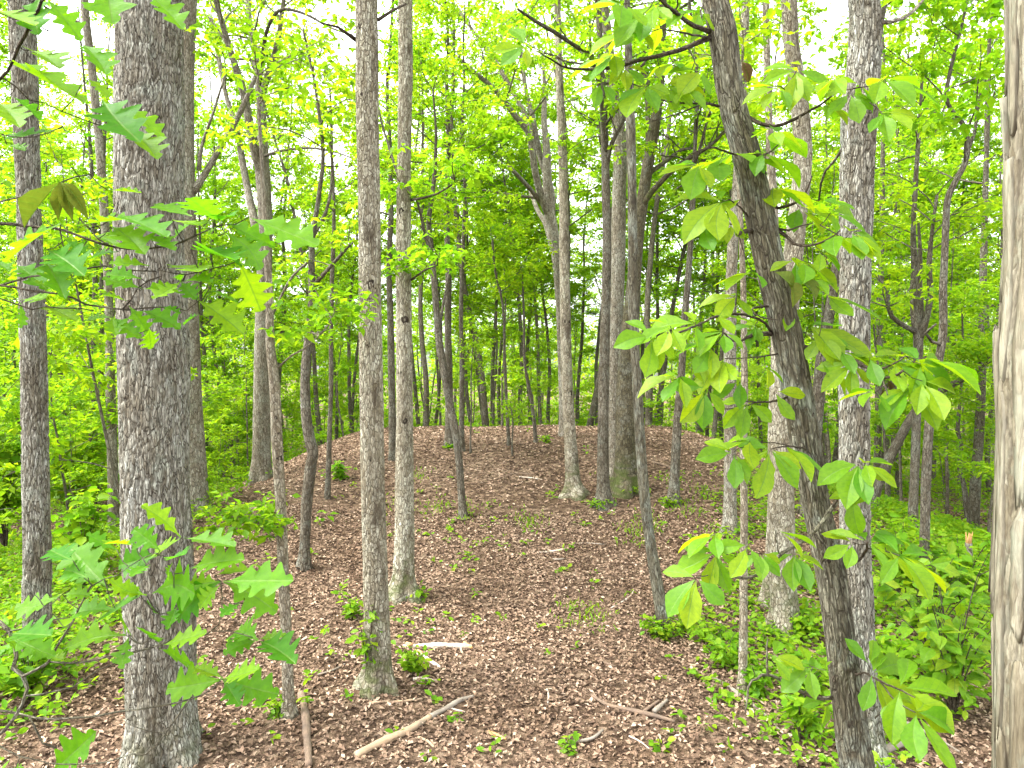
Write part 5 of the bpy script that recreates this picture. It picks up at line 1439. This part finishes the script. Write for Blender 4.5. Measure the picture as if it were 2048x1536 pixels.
# a label for each: which gap between the near trunks it shows in, and its place in that gap
marks = sorted([h for h in HERO if h[2] < 16 and h[0] in (
    'the trunk at the left edge', 'the thickest furrowed trunk', 'the forked pale tree', 'the pale flaky trunk', 'the grey flaky trunk', 'the thin curved leaning trunk',
    'the pale trunk with spreading roots', 'the slender left leaning trunk', 'the dark scaly trunk', 'the pale stout trunk', 'the broad grey trunk', 'the crooked S shaped trunk', 'the shaggy trunk')], key=lambda h: h[1])
ORD = ['leftmost', 'second', 'third', 'fourth', 'fifth', 'sixth', 'seventh', 'eighth', 'ninth', 'tenth', 'eleventh', 'twelfth', 'thirteenth', 'fourteenth', 'fifteenth', 'sixteenth', 'seventeenth', 'eighteenth']
gaps = {}
for k, b in enumerate(BG):
    px = 1024 + FOC * b[0] / b[1]
    gi = sum(1 for h in marks if h[1] < px)
    gaps.setdefault((gi, b[2]), []).append((px, k))
LAB = {}
for (gi, kind), lst in gaps.items():
    lst.sort()
    inside = [q for q in lst if -20 <= q[0] <= 2068]
    what = 'far tall tree' if kind == 'tall' else 'far leafy sapling'
    if gi == 0:
        where = 'left of ' + marks[0][0]
    elif gi == len(marks):
        where = 'right of ' + marks[-1][0]
    else:
        where = marks[gi - 1][0].replace('the ', '', 1) + ' and ' + marks[gi][0].replace('the ', '', 1)
    for q, (px, k) in enumerate(lst):
        if (px, k) in inside:
            o = ORD[min(inside.index((px, k)), 17)]
            if gi in (0, len(marks)):
                LAB[k] = f'{what} {where}, {o} from the left there'
            else:
                LAB[k] = f'{o} {what} between {where}'
        else:
            LAB[k] = f'{what} beyond the {"left" if px < 1024 else "right"} edge of the view'
for k, (x, y, kind, i, s, zs) in enumerate(BG):
    tm = (TALL if kind == 'tall' else UNDER)[i]
    copy_tree(tm, 'forest_tree' if kind == 'tall' else 'leafy_sapling', x, y, s, float(_rb.uniform(0, 6.28)), LAB[k], 'tree' if kind == 'tall' else 'sapling',
              'tall trees of the far forest' if kind == 'tall' else 'leafy saplings under the far trees', zs)

def far_wood():
    """the wood beyond, one mass of leaves behind the last trees"""
    rng = np.random.default_rng(71)
    n = 34000
    y = rng.uniform(62, 100, n)
    x = rng.uniform(-1, 1, n) * (y * .78 + 6)
    top = 6 + 9 * fbm(np.stack([x * .12, y * .1, x * 0], 1), 3, 3)
    z = ground(x, y) + top * rng.random(n) ** .85
    C = np.stack([x, y, z], 1)
    a = rng.uniform(0, 2 * np.pi, n)
    e = rng.normal(-.2, .4, n)
    D = np.stack([np.cos(a) * np.cos(e), np.sin(a) * np.cos(e), np.sin(e)], 1)
    L = rng.uniform(.35, .75, n)
    V, F = leaf_cloud(C, D, np.tile([0, 0, 1.0], (n, 1)) + rng.normal(0, .5, (n, 3)), L, L * .3)
    o = link('far_woods', mesh('far_woods', V, F, LEAF['canopy']))
    o['kind'] = 'stuff'
    o['label'] = 'mass of spring leaves of the distant wood behind the last trees'
far_wood()

# ------------------------------------------------------------------ dead wood on the ground
def stick(name, label, pix, mat, cat='branch', lift=.0, side=(), group=None, ends=None):
    """a fallen piece of wood lying on the ground: pix = (px, py, width px)"""
    H = [hit(p[0], p[1]) for p in pix]
    base = H[0].copy()
    t = thing(name, label, cat, base, group)
    rng = np.random.default_rng(int(pix[0][0] * 7 + pix[0][1]))
    def tube(px, m, nm, up=lift):
        Q = [hit(p[0], p[1]) for p in px]
        R = [p[2] * q[1] / FOC / 2 for p, q in zip(px, Q)]
        P = [q + np.array([0, 0, r * .75 + up]) - base for q, r in zip(Q, R)]
        if len(P) == 2:
            P.insert(1, (P[0] + P[1]) / 2 + np.append(rng.normal(0, .008, 2), 0))
            R.insert(1, (R[0] + R[1]) / 2)
        A, r, s = resample(P, R, .03)
        r = r * (1 + .12 * (vnoise(np.stack([s * 12, s * 0, s * 0], 1), int(px[0][0])) - .5) * 2)
        T = Tubes()
        T.add(A, r, 10, s)
        c = np.vstack([np.repeat(A, 10, 0), A[:1], A[-1:]])
        T.V = [lumpy(np.vstack(T.V), c, np.vstack(T.B) * 3, .5 * R[0], int(px[0][1]))]
        link(nm, T.build(nm, m), t)
    tube(pix, WOOD[mat], 'stem')
    for sd in side:
        tube(sd[1], WOOD[sd[0]], sd[2], lift + (.01 if len(sd) < 4 else sd[3]))
    return t
stick('fallen_branch', 'long tan and grey fallen branch slanting across the leaves at the bottom middle', [(712, 1518, 17), (760, 1492, 16), (820, 1465, 15), (860, 1440, 13)], 'tan', side=[('grey', [(860, 1440, 13), (890, 1422, 11), (920, 1406, 9), (948, 1396, 7)], 'tip', 0), ('tan', [(836, 1478, 6), (856, 1486, 6), (868, 1497, 4)], 'side_twig', 0)])
stick('fallen_branch', 'brown fallen branch lying lengthwise right of the slim pale young trunk', [(602, 1392, 13), (608, 1420, 16), (612, 1450, 17), (614, 1482, 16), (618, 1536, 14)], 'brown')
stick('rotten_log', 'papery pale broken log with orange ends beside the pale flaky trunk', [(806, 1298, 9), (840, 1297, 11), (880, 1296, 12), (920, 1297, 12), (944, 1299, 10)], 'pale', cat='log', side=[('orange', [(812, 1296, 10), (824, 1298, 9)], 'broken_end', 0.02), ('orange', [(928, 1292, 6), (944, 1302, 5)], 'broken_end', 0.02), ('tan', [(922, 1298, 6), (926, 1312, 4)], 'stub')])
stick('rotten_log', 'short pale piece of rotten wood slanting by the green sprouts right of the pale flaky trunk', [(836, 1309, 9), (852, 1320, 8), (868, 1330, 8), (882, 1338, 6)], 'pale', cat='log', side=[('orange', [(834, 1308, 8), (843, 1313, 7)], 'broken_end')])
stick('rotten_log', 'small whitish bark piece lying level right of the foot of the pale flaky trunk', [(826, 1363, 7), (846, 1361, 8), (866, 1364, 6)], 'pale', cat='log')
stick('fallen_branch', 'dark level stick behind the papery pale log', [(784, 1287, 5), (810, 1290, 5), (828, 1294, 4)], 'brown')
stick('fallen_twig', 'yellowish bare twig in front of the foot of the pale flaky trunk', [(734, 1410, 5), (770, 1407, 5), (800, 1404, 4), (846, 1400, 3)], 'tan', cat='twig')
stick('fallen_branch', 'dark brown stick with two short pieces leaning on it, bottom right of the path', [(1182, 1392, 5), (1215, 1414, 8), (1260, 1424, 9), (1310, 1436, 9), (1350, 1447, 7)], 'brown', side=[('brown', [(1288, 1428, 6), (1306, 1416, 6), (1318, 1408, 5)], 'broken_piece', .015), ('grey', [(1308, 1432, 8), (1322, 1418, 8), (1334, 1408, 7)], 'broken_piece', .02)])
stick('wood_chip', 'orange splinter of wood right of the long tan and grey branch', [(976, 1467, 6), (992, 1473, 8), (1012, 1482, 5)], 'orange', cat='wood chip')
stick('fallen_branch', 'long thin grey stick lying in the green plants left of the leaning hickory', [(1424, 1356, 6), (1460, 1378, 7), (1500, 1410, 9), (1540, 1446, 8), (1572, 1476, 5)], 'grey')
stick('fallen_branch', 'lichen grey forked dead branch at the foot of the broad grey trunk', [(1752, 1532, 18), (1780, 1514, 16), (1808, 1504, 15), (1836, 1502, 13)], 'grey', lift=.05, side=[('grey', [(1742, 1463, 5), (1780, 1472, 6), (1815, 1478, 7), (1850, 1496, 7), (1880, 1514, 6), (1918, 1536, 5)], 'limb', .07), ('grey', [(1756, 1440, 7), (1753, 1470, 7), (1748, 1500, 6)], 'limb', .1), ('brown', [(1828, 1503, 9), (1846, 1494, 8), (1860, 1480, 6)], 'stub', .05)])
stick('fallen_branch', 'dark grey stick lying level on the mound, left of the trunk with spreading roots', [(1012, 951, 3), (1040, 949, 4), (1068, 951, 3)], 'brown')
stick('fallen_twig', 'pale stick just below the dark grey stick on the mound', [(1036, 955, 3), (1060, 957, 3), (1084, 961, 3)], 'pale', cat='twig')
stick('fallen_twig', 'pale bare twig lying level in the middle of the brown path', [(1074, 1107, 4), (1104, 1105, 4), (1132, 1100, 3)], 'pale', cat='twig')
stick('fallen_twig', 'thin pale upright lying twig in the front middle of the path', [(1094, 1380, 3), (1097, 1392, 4), (1096, 1408, 3)], 'pale', cat='twig')
stick('fallen_branch', 'brown stick on the right of the mound near the dark bent trunk', [(1304, 926, 4), (1325, 931, 4), (1345, 937, 3)], 'brown')
stick('fallen_twig', 'small grey twig right of the middle of the path, below the shaded patch', [(1150, 1088, 3), (1180, 1088, 3), (1212, 1090, 2)], 'grey', cat='twig')
stick('fallen_twig', 'pale thin stick slanting towards the foot of the slender left leaning trunk', [(1222, 1218, 3), (1244, 1206, 4), (1262, 1192, 3), (1270, 1178, 2)], 'pale', cat='twig')
stick('fallen_branch', 'mossy grey stick curving over the leaves in the right front', [(1110, 1488, 5), (1150, 1486, 6), (1185, 1478, 6), (1206, 1462, 4)], 'grey')
stick('fallen_twig', 'thin pale straight twig in the lower right corner of the brown path', [(1258, 1474, 3), (1280, 1486, 3), (1298, 1500, 3)], 'pale', cat='twig')
stick('fallen_branch', 'pair of grey rotting sticks lying by the foot of the trunk at the left edge', [(-10, 1376, 9), (30, 1368, 9), (70, 1362, 8)], 'grey', side=[('brown', [(-10, 1404, 10), (22, 1388, 10), (54, 1372, 8)], 'side_stick')])
stick('fallen_twig', 'yellowish stick lying on the far left of the mound', [(460, 1022, 3), (500, 1018, 3), (545, 1020, 3)], 'tan', cat='twig')
stick('fallen_branch', 'thin grey stick behind the thin blotched trunk on the right slope', [(1552, 1316, 5), (1580, 1340, 5), (1604, 1366, 4), (1622, 1392, 4)], 'grey')
for i, (pa, pb, m, lab) in enumerate([((1436, 1108), (1480, 1090), 'brown', 'bent brown twig left of the dark scaly trunk foot'), ((636, 1352), (690, 1330), 'grey', 'thin grey twig between the slim young trunk and the pale flaky trunk'),
                                      ((900, 1418), (930, 1426), 'pale', 'short pale twig near the upper end of the long tan branch'), ((1206, 1326), (1232, 1334), 'brown', 'small brown twig low in the middle of the path'),
                                      ((886, 1208), (930, 1216), 'brown', 'dark little twig right of the mossy foot of the grey flaky trunk'), ((1106, 1120), (1130, 1118), 'grey', 'short grey twig just below the pale bare twig on the path'),
                                      ((470, 1330), (500, 1322), 'pale', 'pale splinter lying left of the slim pale young trunk'), ((1380, 1330), (1420, 1336), 'tan', 'tan stick in front of the slender left leaning trunk')]):
    stick('fallen_twig', lab, [(*pa, 3.5), ((pa[0] + pb[0]) / 2 + 2, (pa[1] + pb[1]) / 2 + 2, 4), (*pb, 2.5)], m, cat='twig')

# snapped stump on the right slope
def stump():
    h = hit(1938, 1166)
    t = thing('broken_stump', 'thin snapped stump with pale orange splintered top on the green right slope', 'stump', h)
    D = h[1]
    T = Tubes()
    A, r, s = resample([np.array([0, 0, -.2]), np.zeros(3), at(1938, 1120, D) - h, at(1937, 1086, D) - h], [.055, .05, .045, .042], .05)
    T.add(A, r, 12, s)
    link('trunk', T.build('trunk', BARK['furrowed']), t)
    top = at(1937, 1086, D) - h
    rng = np.random.default_rng(3)
    for k in range(6):
        a = k * 1.05
        p = top + np.array([math.cos(a), math.sin(a), -.8]) * .022
        T2 = Tubes()
        T2.add(np.array([p, p + np.array([rng.normal(0, .008), rng.normal(0, .008), rng.uniform(.06, .2)])]), [.016, .003], 5)
        link('splinter', T2.build('splinter', WOOD['orange']), t)
stump()

# ------------------------------------------------------------------ shrubs, sprouts and seedlings one can point at
def shrub(label, px, py, hpx, wpx, nstem, nleaf, leafpx, mat='under', D=None, name='shrub', cat='shrub', parts=False, seed=0, lean=0):
    rng = np.random.default_rng(seed + 900)
    h = hit(px, py) if D is None else None
    if h is None:
        b = at(px, py, D)
        h = np.array([b[0], D, float(ground(b[0], D))])
    D = h[1]
    Hh, Ww, Lf = hpx * D / FOC, wpx * D / FOC, leafpx * D / FOC
    t = thing(name, label, cat, h)
    T = Tubes()
    C, O = [], []
    for k in range(nstem):
        a = 2 * np.pi * k / nstem + rng.uniform(-.5, .5)
        rr = Ww * .5 * rng.uniform(.35, 1.0)
        hh = Hh * rng.uniform(.6, 1.05)
        e = np.array([math.cos(a) * rr + lean * D / FOC, math.sin(a) * rr, hh])
        P = np.array([[0, 0, -.05], e * np.array([.25, .25, .45]), e * np.array([.6, .6, .8]), e * np.array([1, 1, .98])])
        A, r, s = resample(P, [.007 + Hh * .004, .005, .004, .002], max(.04, Hh / 14))
        T.add(A, r, 5, s, cap=False)
        m = max(3, nleaf // nstem)
        u = rng.uniform(.35, 1.0, m)
        idx = np.minimum((u * (len(A) - 1)).astype(int), len(A) - 2)
        p = A[idx]
        d = np.stack([rng.normal(0, 1, m), rng.normal(0, 1, m), rng.normal(-.1, .3, m)], 1) + e * .2
        off = unit(d) * (rng.random(m) * Ww * .16)[:, None]
        C.append(p + off)
        O.append(d)
        for q in range(0, m, 2):
            T.add(np.array([p[q], p[q] + off[q]]), [.0018, .0012], 3, cap=False)
    link('stem', T.build('stem', BARK['twig']), t)
    C, O = np.vstack(C), np.vstack(O)
    if parts:
        st = [c for c in t.children if c.name.startswith('stem')][0]
        for p, d in list(zip(C, O))[:300]:
            d = unit(d + np.array([0, 0, -.25]))
            put_leaf(t, SHRUBLEAF[rng.integers(4)], p, p + d * Lf * rng.uniform(.6, 1.2), unit(np.array([0, -.35, 1.0]) + rng.normal(0, .3, 3)), 1.25)
    else:
        V, F = whorls(rng, C, O, 3, Lf, -.15, 1.0, 'oval', .28)
        c = link('foliage', mesh('foliage', V, F, LEAF[mat]), t)
        c['kind'] = 'stuff'
    return t
SHRUBMAT = leaf_material('leaf shrub', [(.075, .18, .010), (.12, .23, .010), (.20, .28, .014)], [(.20, .45, .010), (.30, .54, .010), (.44, .60, .013)], vein=True, tmix=.46, gloss=.010, objrand=True)
SHRUBLEAF = [leaf_mesh('shrub_leaf', [(0, .01), (.15, .14), (.35, .24), (.55, .25), (.78, .15), (1, .005)], [-1, -.1, 0, .1, 1], _rl, .3, .12 * i, .01, SHRUBMAT, .05, .05) for i in range(4)]
shrub('leafy green shrub with yellowish tips crowding against the left of the shaggy trunk', 1905, 1440, 330, 230, 16, 190, 36, parts=True, seed=1)
shrub('low shrub of oval leaves behind the leafy shrub by the shaggy trunk', 1860, 1300, 190, 240, 13, 130, 31, parts=True, seed=2)
shrub('fresh green shrub between the crooked S shaped trunk and the shaggy trunk', 1920, 1215, 170, 200, 12, 120, 24, seed=3, mat='cover')
shrub('shrub with pale leaves at the foot of the crooked S shaped trunk', 1800, 1190, 150, 170, 10, 100, 24, seed=4, mat='cover')
shrub('small dense green bush at the right side of the broad grey trunk', 1775, 1380, 110, 130, 9, 80, 28, seed=5, mat='cover')
shrub('bush of light leaves at the lower left corner behind the oak twigs', 60, 1400, 150, 210, 10, 80, 30, seed=6, mat='cover')
shrub('low green shrub between the trunk at the left edge and the thickest trunk', 170, 1190, 230, 170, 14, 150, 26, seed=7, mat='cover')
shrub('light green sapling spray left of the thickest trunk, level with the mound', 150, 1060, 260, 260, 14, 200, 26, seed=8, mat='cover')
shrub('pale leaved shrub at the far left edge behind the trunk there', 10, 1120, 330, 180, 14, 200, 26, seed=9, mat='cover')
shrub('leafy twigs spreading in front of the two dark trunks in the left hollow', 190, 1010, 190, 220, 12, 170, 22, seed=10, mat='under')
for lab, px, py, hp, wp, ns, nl, lp in [
    ('leafy green sprouts right of the foot of the pale flaky trunk', 822, 1350, 62, 90, 9, 60, 16), ('bright sprout climbing the front of the pale flaky trunk', 738, 1386, 210, 60, 5, 40, 20), ('tuft of seedlings at the foot of the grey flaky trunk', 836, 1200, 30, 60, 7, 30, 13),
    ('green tuft round the foot of the slender left leaning trunk', 1318, 1272, 42, 110, 12, 90, 14), ('seedling patch right of the foot of the slender left leaning trunk', 1380, 1262, 40, 80, 9, 50, 15), ('green tuft at the foot of the dark straight trunk', 1204, 1016, 20, 70, 9, 50, 10),
    ('green tuft at the foot of the dark bent trunk', 1338, 1012, 20, 60, 8, 40, 10), ('low seedlings at the foot of the thick mossy trunk', 1266, 988, 18, 90, 9, 50, 10), ('tuft of seedlings at the foot of the dark upright trunk', 900, 898, 14, 46, 7, 30, 9),
    ('little sapling with light leaves right of the very thin sapling', 680, 960, 40, 50, 5, 30, 15), ('seedlings at the foot of the pale stout trunk', 1596, 1276, 60, 90, 9, 60, 18), ('low leafy plants in front of the thin blotched trunk', 1450, 1330, 60, 130, 12, 90, 18), ('seedling cluster left of the thin blotched trunk', 1420, 1290, 46, 90, 9, 60, 17),
    ('small plant with broad leaves at the foot of the thin blotched trunk', 1515, 1395, 70, 70, 7, 50, 22), ('green plant by the lower part of the leaning hickory', 1600, 1480, 100, 90, 8, 50, 26), ('cluster of seedlings between the leaning hickory and the pale stout trunk', 1610, 1400, 80, 120, 9, 70, 22),
    ('leafy sprout at the foot of the slim pale young trunk', 556, 1432, 40, 60, 7, 36, 16), ('little maple seedling right of the long tan and grey branch', 912, 1446, 14, 30, 3, 9, 16), ('seedling between the pale flaky trunk and the slim young trunk', 704, 1240, 60, 50, 5, 24, 18),
    ('small green seedling in the bottom middle of the path', 1136, 1500, 16, 40, 4, 10, 18), ('seedling in the bottom right of the path', 1322, 1500, 18, 40, 4, 10, 20), ('bush at the crest of the mound beside the spindly crooked sapling', 1093, 886, 18, 30, 5, 24, 9)]:
    shrub(lab, px, py, hp, wp, ns, nl, lp, name='seedling', cat='plant', seed=int(px + py), mat='cover')
